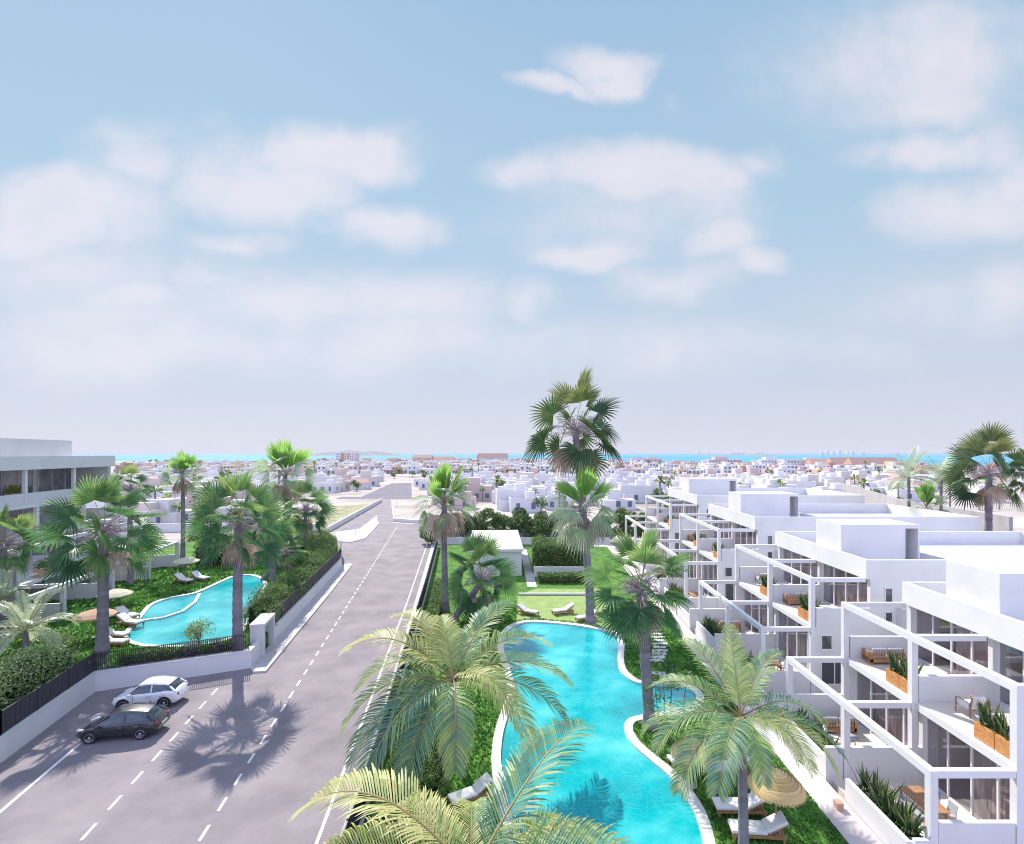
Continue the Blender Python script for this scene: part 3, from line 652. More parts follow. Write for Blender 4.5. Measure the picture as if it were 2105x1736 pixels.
# shrub at the left pool edge
def bush(x, y, z, r, h, n, size, seed, label, mats=None, cat='shrub', name='shrub', group=None):
    rn = random.Random(seed); root = empty(name, (x, y, z), 0, label, cat, group); mb = MB()
    for i in range(9):
        c = (rn.uniform(-.5,.5)*r, rn.uniform(-.5,.5)*r, h*rn.uniform(.35,.85)); leaf_blob(mb, c, (r*.5, r*.5, h*.3), n//9, size, rn)
    mb.build('foliage', mats or M_hedge, root)
    st = MB()
    for i in range(6):
        az = rn.uniform(0, 6.28); st.tube([(0,0,0),(math.cos(az)*r*.25, math.sin(az)*r*.25, h*.45),(math.cos(az)*r*.5, math.sin(az)*r*.5, h*.8)], [.04,.03,.012], 5, 0, .2)
    st.build('stems_or_shade_core', M_trunk, root); return root
g_ = at(412, 1300, 37.4); bush(g_.x, 37.3, ZL, 1.1, 1.7, 1500, .07, 21, 'round leafy shrub standing at the near edge of the left pool', M_hedge2)
bush(-20.9, 40.6, ZL, 1.2, 1.9, 1300, .07, 22, 'bushy shrub behind the white entrance portal')
bush(-27.5, 31.2, 1.0, .55, 1.2, 500, .06, 23, 'small pale shrub spilling over the wall corner by the cars', M_hedge2)
for i, (px, py, yy, r, h) in enumerate([(16,1352,30,1.0,1.6),(120,1318,36,1.4,1.5),(60,1310,38,1.2,1.4)]):
    g_ = at(px, py, yy); bush(g_.x, yy, ZL, r, h, 1300, .08, 30+i, ['bright yellow green shrub at the left picture edge','grey green shrub in front of the first palm','pale feathery shrub near the left building terrace'][i], [M_yel, M_hedge2, M_hedge2][i])
hedge_along('hedge', [(-57,86),(-44,86),(-34,83.5)], 2.2, 1.7, 0, 900, .12, M_hedge2, 'pale scrubby hedge on the plot behind the left garden', 'hedge', 24, .7)
wall_run('garden_wall', [(-75,97),(-40,97)], 0, 1.5, .3, 'pale wall of the plots behind the left garden')
# dark tree row behind the right garden
def tree(x, y, h, r, seed, label, mats=None, group='trees behind the pool garden', nl=4800, z=0):
    rn = random.Random(seed); root = empty('bushy_tree', (x, y, z), 0, label, 'tree', group)
    tk = MB(); tk.tube([(0,0,0),(rn.uniform(-.1,.1),0,h*.35),(rn.uniform(-.2,.2),.1,h*.6)], [.16,.12,.07], 8, 0, .3)
    for i in range(6):
        az = i*1.05+rn.random(); tk.tube([(0,0,h*(.25+.05*i)),(math.cos(az)*r*.5, math.sin(az)*r*.5, h*(.5+.05*i)),(math.cos(az)*r*.85, math.sin(az)*r*.8, h*(.62+.05*i))], [.07,.05,.015], 5, 0, .2)
    tk.build('trunk', M_trunk, root)
    mb = MB()
    for i in range(16):
        az = rn.uniform(0, 6.28); rr = rn.random()**.5*r*.75; zz = h*rn.uniform(.2,.88); k_ = 1-max(0, zz/h-.6)*1.1
        leaf_blob(mb, (math.cos(az)*rr*k_, math.sin(az)*rr*k_, zz), (r*.46, r*.46, h*.15), nl//16, .19, rn, tmul=rn.uniform(.6,1.15))
    mb.build('crown', mats or M_hedge, root); return root
for i, (px, top, yy, r) in enumerate([(888,1078,84,2.1),(905,1060,86,2.0),(955,1048,85,2.1),(990,1042,86,2.4),(1032,1050,85,2.0),(1068,1046,85,2.1),(1105,1052,84,2.1),(1142,1050,86,2.1),(1172,1058,84,1.9),(1240,1060,85,2.0),(1285,1042,86,2.3),(1322,1050,84,1.8)]):
    h = 14.8-(top-VY)*yy/F
    tree((px-VX)*yy/F, yy, h, r, 50+i, 'dark %s tree in the row, %s' % (['low','rounded','tall','broad'][i % 4], ['at the road corner','beside the corner','left of the pool house','behind the pool house left half','behind the pool house right half','right of the pool house roof','left above the clipped hedge','above the clipped hedge','left of the second tufted palm','right of the second tufted palm','seen through the far pergola','by the far pergola post'][i]))
wall_run('garden_wall', [(-14.8,82.6),(12.5,82.6)], 0, 1.35, .3, 'long pale wall closing the back of the right garden', cap=False)
panel_fence([(-14.8,83.2),(-.5,83.2),(9,83.2)], 1.3, .9, 'dark panel fence on the back wall of the right garden')
# ------------------------------------------------------------------ ground cover
def scatter_grass(poly, holes, z, area, n, h, seed, label, dens_fn=None):
    rn = random.Random(seed); mb = MB(); x0, x1, y0, y1 = area; k = 0; tries = 0
    while k < n and tries < n*6:
        tries += 1; y = y0*(y1/y0)**rn.random(); x = rn.uniform(x0, x1)
        if not inside(poly, x, y) or any(inside(hh, x, y) for hh in holes): continue
        if dens_fn and rn.random() > dens_fn(x, y): continue
        k += 1; s = h*(.7+y/40)*rn.uniform(.6,1.3); cl_ = mnoise.noise(Vector((x*.8, y*.8, seed)))
        for _ in range(3):
            az = rn.uniform(0, 6.28); lean = rn.uniform(.1, 1.0); d = Vector((math.cos(az)*lean, math.sin(az)*lean, 1)).normalized()*s; q = Vector((x+rn.uniform(-.05,.05), y+rn.uniform(-.05,.05), z-.01)); w = Vector((-math.sin(az), math.cos(az), 0))*s*.28
            mb.add([q-w*.3, q+w*.3, q+d*.6+w, q+d, q+d*.6-w], [(0,1,2,3,4)], 0, min(1, max(0, .45+cl_*.5+rn.uniform(-.25,.25))))
    o = mb.build('ground_cover', M_grass); tag(o, label, 'ground cover', kind='stuff'); return o
offR = offset(poolR, .5); offL = offset(poolL, .4)
pl = gp(pl_px, ZR)
scatter_grass(gardenR, [offR, pl], ZR, (-6, 11.75, 12, 50), 26000, .085, 61, 'green ground cover around the big pool')
scatter_grass(gardenL, [offL], ZL, (-45, -19, 30, 66), 15000, .10, 62, 'dark green ground cover around the left pool')
# ------------------------------------------------------------------ palms
def P(px, py, yy): return at(px, py, yy)
def fanp(bx, cx, cy, yy, z0, rpx, seed, label, **k):
    b = P(bx, 1000, yy); c = P(cx, cy+(0 if k.get('tuft') else rpx*.2), yy); return fan_palm((b.x, yy, z0), c, rpx*yy/F, seed, label, **k)
fanp(210, 213, 1078, 35.6, ZL, 108, 101, 'tall fan palm behind the picket fence, left of the pool', nl=23, tr=(.36,.28))
fanp(489, 492, 1062, 35.9, ZL, 96, 102, 'tall fan palm at the fence corner right of the left pool', nl=23, tr=(.33,.27))
fanp(562, 552, 1075, 52, ZL, 62, 103, 'shorter fan palm growing out of the roadside hedge', nl=21, tr=(.3,.24))
fanp(375, 375, 975, 62, ZL, 44, 104, 'slim tufted palm between the two tall left palms', nl=14, tuft=True, tr=(.26,.2), dead=8)
fanp(586, 586, 975, 75, .5, 70, 105, 'pale tufted palm rising above the sea line left of the tower block', nl=16, tuft=True, tr=(.32,.26), dead=8)
fanp(626, 628, 1040, 70, .8, 58, 106, 'fan palm with brown skirt at the end of the roadside hedge', nl=17, tr=(.26,.22), dead=8)
fanp(268, 268, 1000, 54, ZL, 42, 107, 'dark fan palm beside the left apartment building', nl=17, tr=(.25,.2))
fanp(8, 8, 1108, 39, ZL, 66, 108, 'fan palm cut by the left picture edge', nl=23, tr=(.25,.2))
fanp(540, 585, 1130, 56, ZL, 45, 113, 'low fan palm hanging over the far hedge corner of the left garden', nl=17, tr=(.25,.2))
fanp(916, 913, 1035, 47, ZR, 74, 109, 'tufted palm with bright green spear left of the pool house', nl=16, tuft=True, tr=(.32,.22), dead=14)
fanp(1213, 1200, 1048, 44, ZR, 86, 110, 'tufted palm with pale fronds in the middle of the garden', nl=16, tuft=True, tr=(.34,.22), dead=12)
fanp(1215, 1183, 868, 47.5, ZR, 108, 111, 'tallest fan palm with its crown against the sky', nl=17, tr=(.36,.30), dead=6, dark=True)
fanp(1336, 1318, 1195, 27.2, ZR, 112, 112, 'large fan palm beside the stepping stones and big pool', nl=23, tr=(.30,.26))
fanp(930, 990, 1178, 44.5, ZR, 82, 114, 'short fan palm in front of the pool house', nl=21, tr=(.3,.25), dead=7)
fanp(2028, 2032, 958, 50, 0, 82, 115, 'fan palm behind the roofs at the upper right', nl=19, dark=True, tr=(.34,.28))
fanp(2125, 2122, 968, 46, 0, 50, 116, 'fan palm cut by the right picture edge above the roofs', nl=19, dark=True, tr=(.3,.25))
fanp(1905, 1905, 1045, 54.5, 0, 48, 117, 'low bright green tufted palm behind the roof edge', nl=10, tuft=True, tr=(.3,.25), dead=0, spad=False)
rn = random.Random(5)
c = P(1868, 985, 58); feather_palm((c.x, 58, 0), c, 3.6, 120, 'pale feather palm beyond the roofs, left one of the pair', auto_fronds(14, rn, .25), leafm=M_leafP)
c = P(1935, 990, 60); feather_palm((c.x, 60, 0), c, 3.7, 121, 'pale feather palm beyond the roofs, right one of the pair', auto_fronds(14, rn, .25), leafm=M_leafP)
c = P(52, 1300, 34); feather_palm((c.x, 34, ZL), c, 3.1, 122, 'low pale feather palm near the left building', auto_fronds(15, rn, .3), leafm=M_leafP)
c = P(10, 1235, 37); feather_palm((c.x, 37, ZL), c, 2.3, 123, 'small pale feather palm at the left picture edge', auto_fronds(13, rn, .3), leafm=M_leafP)
# the three big feather palms of the foreground, frond by frond
b = G(940, 1572, ZR); c = P(932, 1398, b.y)
fr = [(170,40,1.12,.95,.9),(140,50,1.0,.9,.85),(112,56,.75,.9,.8),(58,50,1.0,.75,.35),(84,34,.9,.85,.6),(32,34,1.05,.85,.8),(10,22,1.1,.85,.75),(-10,12,1.08,.9,.3),(-34,16,.95,1.2,.85),
      (188,12,1.05,1.05,.45),(206,4,1.05,1.15,.25),(228,6,1.05,1.15,.2),(252,0,.95,1.2,.25),(282,8,.85,1.3,.5),(204,42,.9,1.25,.55),(320,34,.8,1.3,.8)]
feather_palm(b, c, 5.5, 131, 'big feather palm between the road and the pool, trunk visible below', fr, tr=(.27,.17))
c = P(968, 1808, 14.2)
fr = [(160,40,1.12,1.0,.9),(172,22,1.0,.85,.8),(138,26,.85,.9,.85),(50,36,1.12,.55,.35),(34,16,.9,.9,.6),(8,22,1.05,.9,.85),(-14,22,.9,1.1,.6),(96,26,.7,1.0,.7),
      (200,20,.9,1.1,.6),(225,20,.9,1.1,.4),(255,30,.8,1.2,.5),(290,25,.8,1.2,.5),(330,35,.8,1.2,.6)]
feather_palm((c.x, 14.2, ZR), c, 5.6, 132, 'nearest feather palm rising from the bottom picture edge', fr, tr=(.25,.17))
c = P(1523, 1478, 17.9)
fr = [(95,72,.85,.4,.7),(118,50,1.0,.65,.6),(75,48,.95,.6,.3),(55,30,1.05,.65,.65),(140,30,1.0,.8,.45),(162,12,1.05,.9,.4),(18,20,1.05,.9,.25),(0,8,1.1,.85,.25),(-22,16,1.0,1.3,.85),(-50,24,.8,1.3,.8),
      (185,20,1.0,1.15,.35),(212,8,1.05,1.15,.4),(238,20,1.0,1.2,.3),(265,22,.8,1.3,.45),(35,58,.85,.7,.35),(300,30,.7,1.4,.6)]
feather_palm((c.x+.1, 17.9, ZR), c, 3.55, 133, 'feather palm by the sun loungers at the lower right', fr, tr=(.19,.13))
# slim saplings at the pond
for i, (px, py, h) in enumerate(((1352,1552,3.4),(1364,1500,2.6),(1378,1478,3.0),(1404,1492,2.8))):
    g_ = G(px, py, ZR); rn = random.Random(70+i); root = empty('sapling', g_, 0, ['slim young tree right beside the large fan palm trunk','slim young tree at the narrow end of the pond','slim young tree leaning over the pond edge','slim young tree on the bank right of the pond'][i], 'sapling', 'slim saplings by the pond')
    st = MB(); st.tube([(0,0,0),(.05,0,h*.5),(.15*(i-1),0,h)], [.045,.03,.012], 6, 0, .1); st.build('stem', M_trunk, root)
    mb = MB(); 
    for j in range(8): leaf_blob(mb, (rn.uniform(-.5,.5), rn.uniform(-.4,.4), h*rn.uniform(.6,1.02)), (.3,.3,.22), 45, .06, rn)
    mb.build('foliage', M_hedge, root)
M_room = mat('room_paint', (.56,.48,.46), rough=.9)
M_roomfloor = mat('room_floor_tiles', (.42,.34,.29), rough=.4)
# ------------------------------------------------------------------ apartment blocks on the right
def sliding_doors(root, x, y0, y1, z0, z1, face=-1, n=3, curtain=.5, name='sliding_door'):
    "row of glazed leaves in the plane x (facing -x); child parts frame, pane"
    fr = MB(); pn = MB(); w = (y1-y0)/n
    fr.box(x-.05, x+.05, y0, y1, z1-.07, z1); fr.box(x-.05, x+.05, y0, y1, z0, z0+.07)
    for i in range(n+1):
        yy = y0+i*w; fr.box(x-.045, x+.045, max(y0, yy-.035), min(y1, yy+.035), z0+.07, z1-.07)
    pn.add([(x, y0, z0), (x, y1, z0), (x, y1, z1), (x, y0, z1)], [(0, 1, 2, 3)])
    f = fr.build(name, M_white2, root); pn.build('pane', M_glass, f)
    cu = MB(); k = int((y1-y0)*curtain/.07); vs = []
    for i in range(k+1): vs += [(x+.28+.045*math.sin(i*1.9), y0+.1+i*.07, z0+.05), (x+.28+.045*math.sin(i*1.9), y0+.1+i*.07, z1-.08)]
    cu.add(vs, [(2*i, 2*i+2, 2*i+3, 2*i+1) for i in range(k)], sm=True); cu.build('curtain', M_curtain, root)
def wall_window(root, x0, x1, y, z0, z1, nleaf=2, d=-1):
    "window in a wall facing -y at the plane y"
    fr = MB(); t = .06
    fr.box(x0, x1, y+d*.05, y+d*.002, z1-t, z1); fr.box(x0, x1, y+d*.07, y+d*.002, z0-.03, z0+t)
    for i in range(nleaf+1):
        xx = x0+(x1-x0-t)*i/nleaf; fr.box(xx, xx+t, y+d*.05, y+d*.002, z0+t, z1-t)
    pn = MB(); pn.box(x0+.02, x1-.02, y+d*.02, y+d*.001, z0+.02, z1-.02)
    f = fr.build('window', M_white2, root); pn.build('pane', M_pane, f)
X2, X1, XR_, XB, XW = 14.0, 17.0, 20.2, 40.6, 13.1
def apartment_block(y0, ym, y1, dz, label, seed, box=None, nearwin=True):
    rn = random.Random(seed); root = empty('apartment_building', (0, 0, 0), 0, label, 'apartment building')
    z1 = 3.77+dz; zb = 6.74+dz; zr = 7.8+dz+.02; zf = zr-1.15; zg = ZR+min(dz, .9)*.4
    w = MB()
    for y in (y0, y1):                                       # end walls
        a = y if y == y0 else y-.3
        w.box(X1+.137, 24, a, a+.3, 0, z1-.3); w.box(XR_+.25, 24, a, a+.3, z1, zf)
        w.box(X1+.2, XR_+.249, a, a+.2, z1+.001, z1+1.15)
    w.box(X1+.35, 24, ym-.12, ym+.12, 0, z1-.3); w.box(XR_+.25, 24, ym-.12, ym+.12, z1, zf)
    w.box(X1+.2, XR_+.249, ym-.1, ym+.1, z1+.001, z1+1.15)
    w.box(24, XB-.3, y0+.02, y1-.02, 0, zf); 
    w.build('wall', M_white, root)
    lin = MB(); lin.box(23.8, 23.98, y0+.31, y1-.31, zg+.04, z1-.31); lin.box(23.8, 23.98, y0+.31, y1-.31, z1+.03, zf-.02); lin.box(X1+1.0, 23.8, ym-.16, ym+.16, zg+.05, z1-.32); lin.box(XR_+1.0, 23.8, ym-.16, ym+.16, z1+.05, zf-.03); lin.box(X1+.7, 23.8, y1-.36, y1-.31, zg+.05, z1-.32); lin.box(XR_+.7, 23.8, y1-.36, y1-.31, z1+.05, zf-.03); lin.build('room_lining', M_room, root)
    rf = MB(); rf.box(X1+.6, 23.8, y0+.31, y1-.31, zg+.036, zg+.06); rf.box(XR_+.6, 23.8, y0+.31, y1-.31, z1+.004, z1+.03); rf.build('room_floor', M_roomfloor, root)
    f = MB(); f.box(X1+.004, 23.996, y0+.005, y1-.005, z1-.299, z1-.001); f.build('floor_slab', M_white, root)
    ft = MB(); ft.box(X1+.2, XR_+.2, y0+.22, ym-.12, z1, z1+.02); ft.box(X1+.2, XR_+.2, ym+.12, y1-.22, z1, z1+.02)
    ft.box(XW+.25, X1+.35, y0+.1, y1-.1, 0, zg+.02); ft.box(X1+.35, 24, y0+.3, y1-.3, 0, zg+.03); ft.build('terrace_floor', M_floor, root)
    r = MB()                                                 # roof slab with parapet
    r.box(XR_+.25, XB-.25, y0+.25, y1-.25, zf, zr-1.0)
    r.box(XR_, XR_+.25, y0, y1, zf, zr); r.box(XB-.25, XB, y0, y1, zf, zr)
    r.box(XR_+.25, XB-.25, y0, y0+.25, zf, zr); r.box(XR_+.25, XB-.25, y1-.25, y1, zf, zr)
    xm = (26.6 if box is None else box[2]+.9)
    r.box(xm, xm+.2, y0+.25, y1-.25, zr-1.0, zr-.35)
    r.build('roof', M_white, root)
    bx0, by0, bx1, by1 = box if box and len(box) == 4 else (XR_+.35, y0+(y1-y0)*.3, 25.6, y0+(y1-y0)*.55)
    sb = MB(); zt = zr+1.72
    sb.box(bx0, bx1-.95, by0, by1, zr-.98, zt); sb.box(bx1-.95, bx1-.12, by0+.9, by1, zr-.98, zt-.25); sb.box(bx1-.12, bx1, by0, by1, zr-.98, zt); sb.box(bx1-.95, bx1-.12, by0, by1, zt-.25, zt)
    sb.build('stair_house', M_white, root)
    dr = MB(); dr.box(bx1-.9, bx1-.16, by0+.86, by0+.898, zr-.9, zt-.35); dr.build('door', M_graywall, root)
    # pergolas
    pg = MB(); s = .27
    yp = [y0+s/2, ym, y1-s/2]
    for i, y in enumerate(yp): pg.box(X1-.135, X1+.135, y-s/2, y+s/2, 0, zb-s)
    pg.box(X1-.135, X1+.135, y0, y1, zb-s, zb)
    for y in yp: pg.box(X1+.135, XR_-.002, y-s/2+.02, y+s/2-.02, zb-s+.01, zb-.01)
    pg.build('upper_pergola', M_white2, root)
    pg = MB()
    for y in yp: pg.box(X2-.135, X2+.135, y-s/2, y+s/2, 0, z1-s)
    pg.box(X2-.135, X2+.135, y0, y1, z1-s-.002, z1-.004)
    for y in yp: pg.box(X2+.135, X1-.14, y-s/2+.02, y+s/2-.02, z1-s+.008, z1-.012)
    pg.build('lower_pergola', M_white2, root)
    g = MB()                                                 # garden walls
    for a, b in ((y0+.1, ym-.1), (ym+.1, y1-.1)):
        g.box(XW, XW+.18, a, a+(b-a)*.72, 0, zg+.95)
        g.box(XW+.18, XW+.9, a, a+.15, 0, zg+.9); g.box(XW+.9, XW+1.0, a, a+(b-a)*.72, 0, zg+.55)
    for y in (ym, y1-.1): g.box(XW-.02, X2-.165, y-.09, y+.09, 0, zg+1.45); g.box(X2+.165, X1+.34, y-.09, y+.09, 0, zg+1.45)
    hn = 1.65 if dz == 0 else 1.1; g.box(X2+.165, X1-.165, y0+.02, y0+.2, 0, zg+hn); g.box(XW+.2, X2-.165, y0-.05, y0+.095, 0, zg+1.1)
    g.build('garden_parapet', M_white, root)
    for a, b in ((y0+.3, ym-.12), (ym+.12, y1-.3)):
        sliding_doors(root, X1+.55, a, b, zg+.04, z1-.32, n=4, curtain=rn.uniform(.5, .85))
        sliding_doors(root, XR_+.55, a, b, z1+.02, zf-.01, n=4, curtain=rn.uniform(.4, .8))
    if nearwin:
        wall_window(root, X1+.45, X1+1.15, y0, z1-1.35, z1-.45, 1); wall_window(root, X1+.45, X1+2.1, y0, zg+.35, z1-1.7, 2)
        wall_window(root, X1+2.6, X1+3.9, y0, zg+.35, z1-1.7, 2)
        wall_window(root, XR_+1.1, XR_+1.6, y0, z1+1.3, zf-.5, 1); wall_window(root, XR_+1.1, XR_+1.6, y0, z1+.3, z1+.95, 1)
        wall_window(root, XR_+2.4, XR_+3.4, y0, z1+.9, z1+2.0, 2)
    return root, z1, zg
blocks = [(17.85, 22.9, 28.0, 0, (20.5, 22.5, 26.6, 25.4), 'nearest white terraced apartment block at the right edge'),
          (31.0, 36.6, 42.6, .55, (20.5, 34.0, 25.7, 37.0), 'second white apartment block, behind the nearest one'),
          (46.4, 52.4, 58.6, 1.25, (20.8, 51.0, 26.6, 54.2), 'third white apartment block from the camera'),
          (62.6, 69.0, 76.0, 1.9, (20.9, 68.0, 27.2, 71.5), 'fourth, farthest white apartment block in the right row')]
lev = []
for i, (a, b, c_, dz, bx, lb) in enumerate(blocks):
    r_, z1_, zg_ = apartment_block(a, b, c_, dz, lb, i+1, bx, i > 0); lev.append((a, b, c_, z1_, zg_))
# small linking walls between blocks (stairs courts)
for i in range(3):
    y0, y1 = blocks[i][2], blocks[i+1][0]; m = MB(); m.box(22, XB-1, y0+.01, y1-.01, 0, 5.6+blocks[i][3]); m.box(XW+.05, XW+.2, y0+.02, y1-.15, 0, 1.3)
    tag(m.build('link_building', M_white), 'low white stair block in the gap behind the %s pergola block' % ['nearest','second','third'][i], 'building')
# ------------------------------------------------------------------ furniture
def planter_proto():
    root = empty('wooden_planter', (0,0,0)); 
    for s in (-.45, .45):
        m = MB()
        for j in range(5): m.box(-.2, .2, s-.43, s+.43, .02+j*.12, .02+j*.12+.108)
        m.box(-.185, .185, s-.42, s+.42, .02, .6); m.build('box', M_wood, root)
    rn = random.Random(3); p = MB()
    for j in range(6): spiky(p, (rn.uniform(-.06,.06), -.75+j*.3, .58), 20, 1.05, rn, 0, .04, .42)
    leaf_blob(p, (0,0,.68), (.2,.85,.12), 200, .06, rn, 0, True)
    p.build('snake_plant', M_snake, root); return root
pp = planter_proto(); used = False
names = ['nearest','second','third','farthest']
for i, (a, b, c_, z1_, zg_) in enumerate(lev):
    for j, (ya, yb) in enumerate(((a, b), (b, c_))):
        o = copy_tree(pp) if used else pp; used = True
        o.location = (X1+.40, ya+(1.25 if j == 0 else 1.15), z1_+.02); o.scale = (1, 1 if i < 2 else 1.1, 1)
        tag(o, 'orange wooden snake plant planter, %s bay terrace edge, %s right block' % (['nearer','farther'][j], names[i]), 'planter', 'wooden planters on the terrace edges')
# ground planters
def bed_plants(y0, y1, zg, label, seed, x=XW+.55):
    rn = random.Random(seed); root = empty('planted_bed', (x, y0, zg+.5), 0, label, 'plants'); s_ = MB(); s_.box(-.34, .34, 0, y1-y0, -.1, .3); s_.build('soil', M_core, root)
    m = MB(); n = int((y1-y0)/.42)
    for k in range(n): spiky(m, (rn.uniform(-.15,.15), .2+k*.42, .28), 26, 1.15*rn.uniform(.7,1.1), rn, 0, .045, .5)
    leaf_blob(m, (0,(y1-y0)/2,.42), (.33,(y1-y0)/2,.16), 420, .07, rn, 0, True)
    m.build('snake_plant', M_snake, root)
k = 0
for i, (a, b, c_, z1_, zg_) in enumerate(lev[:3]):
    for j, (ya, yb) in enumerate(((a+.2, b-.1), (b+.1, c_-.1))):
        bed_plants(ya+.2, ya+(yb-ya)*.68, zg_, 'row of spiky snake plants in the %s garden bed of the %s right block' % (['nearer','farther'][j], names[i]), 80+k); k += 1
def armchair_proto():
    root = empty('armchair', (0,0,0)); m = MB()
    for sx in (-.34, .34):
        m.tube([(sx,-.3,0),(sx,-.3,.62),(sx*1.05,-.1,.66),(sx*1.05,.34,.60),(sx,.36,0)], .028, 6); m.tube([(sx,.36,.3),(sx,.44,.86)], .026, 6)
    for z, y in ((.32,-.3),(.32,.36),(.86,.44)): m.tube([(-.34,y,z),(.34,y,z)], .024, 6)
    m.build('frame', M_teak, root)
    s_ = MB(); s_.box(-.31,.31,-.3,.34,.33,.49); s_.build('seat_cushion', M_cushion, root, .05)
    b = MB(); b.beam((0,.30,.5),(0,.44,.9),.6,.14, up=(0,1,0)); b.build('back_cushion', M_cushion, root, .05); return root
def sofa_proto():
    root = empty('sofa', (0,0,0)); m = MB(); m.box(-.9,.9,-.38,.38,.12,.3)
    for sx in (-.84,.84):
        m.box(sx-.06, sx+.06, -.38, .38, 0, .62)
    for i in range(12): m.box(-.82+i*.14, -.82+i*.14+.04, .34, .39, .3, .8)
    m.build('frame', M_teak, root)
    for s in (-.41,.41):
        q = MB(); q.box(s-.39,s+.39,-.36,.3,.3,.46); q.build('seat_cushion', M_cushion, root, .05)
        q = MB(); q.beam((s,.24,.46),(s,.33,.85),.74,.15, up=(0,1,0)); q.build('back_cushion', M_grey, root, .05)
    return root
def table_proto():
    root = empty('coffee_table', (0,0,0)); m = MB(); m.lathe([(0,.40),(.38,.40),(.40,.42),(.40,.44),(0,.44)], n=20); m.build('table_top', M_grey, root)
    for i in range(3):
        q = MB(); a = i*2.1; q.tube([(math.cos(a)*.3,math.sin(a)*.3,0),(math.cos(a)*.2,math.sin(a)*.2,.4)], .02, 6); q.build('leg', M_teak, root)
    return root
def dining_proto():
    root = empty('dining_table', (0,0,0)); m = MB(); m.box(-.45,.45,-.8,.8,.71,.75); m.build('table_top', M_teak, root)
    for sx in (-.38,.38):
        for sy in (-.7,.7): q = MB(); q.box(sx-.03,sx+.03,sy-.03,sy+.03,0,.71); q.build('leg', M_teak, root)
    return root
def chair_proto():
    root = empty('dining_chair', (0,0,0)); m = MB(); m.box(-.22,.22,-.22,.22,.43,.47); m.build('seat', M_grey, root)
    m = MB(); m.beam((0,.2,.47),(0,.26,.85),.42,.03, up=(0,1,0)); m.build('backrest', M_grey, root)
    for sx in (-.19,.19):
        for sy in (-.19,.2): q = MB(); q.tube([(sx,sy,.43),(sx*1.1,sy*1.1,0)], .017, 5); q.build('leg', M_teak, root)
    return root
protos = dict(a=armchair_proto(), s=sofa_proto(), t=table_proto(), d=dining_proto(), c=chair_proto()); first = dict.fromkeys(protos, True)
def place(k_, x, y, z, rz, label, cat, group):
    o = protos[k_] if first[k_] else copy_tree(protos[k_]); first[k_] = False
    o.location = (x, y, z); o.rotation_euler = (0,0,R(rz)); tag(o, label, cat, group); return o
ORD = ['nearest','second','third','farthest']
for i, (a, b, c_, z1_, zg_) in enumerate(lev):
    for j, (ya, yb) in enumerate(((a, b), (b, c_))):
        w = '%s upper terrace of the %s right block' % (['nearer','farther'][j], ORD[i]); zt = z1_+.02
        if (i+j) % 2 == 0:
            place('a', 18.55, yb-1.15, zt, 185, 'wooden armchair with white cushions on the '+w, 'armchair', 'terrace armchairs')
            place('t', 18.3, yb-2.3, zt, 0, 'round grey coffee table on the '+w, 'table', 'terrace coffee tables')
        else:
            place('s', 18.6, yb-.85, zt, 180, 'wooden sofa with grey cushions on the '+w, 'sofa', 'terrace sofas')
            place('t', 18.7, yb-2.1, zt, 0, 'grey coffee table by the sofa on the '+w, 'table', 'terrace coffee tables')
        if i < 3:
            w = '%s ground terrace of the %s right block' % (['nearer','farther'][j], ORD[i]); zt = zg_+.022
            if j == 0:
                place('d', 15.6, ya+2.6, zt, 0, 'long teak dining table on the '+w, 'table', 'ground terrace dining tables')
                for q, (cx, cy, rz, wd) in enumerate(((15.0,2.2,90,'left front'),(15.0,3.0,90,'left back'),(16.2,2.2,-90,'right front'),(16.2,3.0,-90,'right back'))):
                    place('c', cx, ya+cy, zt, rz, 'grey dining chair, %s seat of the teak table, %s block ground terrace' % (wd, ORD[i]), 'chair', 'dining chairs round the teak tables')
            else:
                place('s', 15.9, yb-1.1, zt, 180, 'wooden sofa with grey cushions on the '+w, 'sofa', 'ground terrace sofas')
                place('a', 14.9, yb-2.7, zt, 60, 'wooden armchair with white cushions on the '+w, 'armchair', 'ground terrace armchairs')
                place('t', 15.8, yb-2.5, zt, 0, 'round grey coffee table on the '+w, 'table', 'ground terrace coffee tables')
# small drain box on the path
m = MB(); g_ = G(1722, 1662, ZR); m.box(g_.x-.13, g_.x+.13, g_.y-.2, g_.y+.1, ZR, ZR+.28); m.box(g_.x-.15, g_.x+.15, g_.y-.22, g_.y+.12, ZR+.28, ZR+.31); tag(m.build('meter_box', M_terra, bevel=.01), 'small brown box standing on the path by the garden wall', 'box')
# ------------------------------------------------------------------ pool house
root = empty('pool_house', (-1.1, 60.8, ZR), R(4), 'flat roofed white pool house at the end of the lawn', 'pool house')
m = MB(); m.box(-6.1, 0, .3, 15, 0, 2.9); m.build('wall', M_white, root)
m = MB(); m.box(-6.5, .2, 0, 15.3, 2.9, 3.2); m.build('roof', M_white2, root)
# ------------------------------------------------------------------ left apartment building (axis turned with the road)
th = math.atan2(.22, .975)
LB = empty('apartment_building', (-37.2, 37.0, ZL), th, 'white stepped apartment building at the left picture edge', 'apartment building')
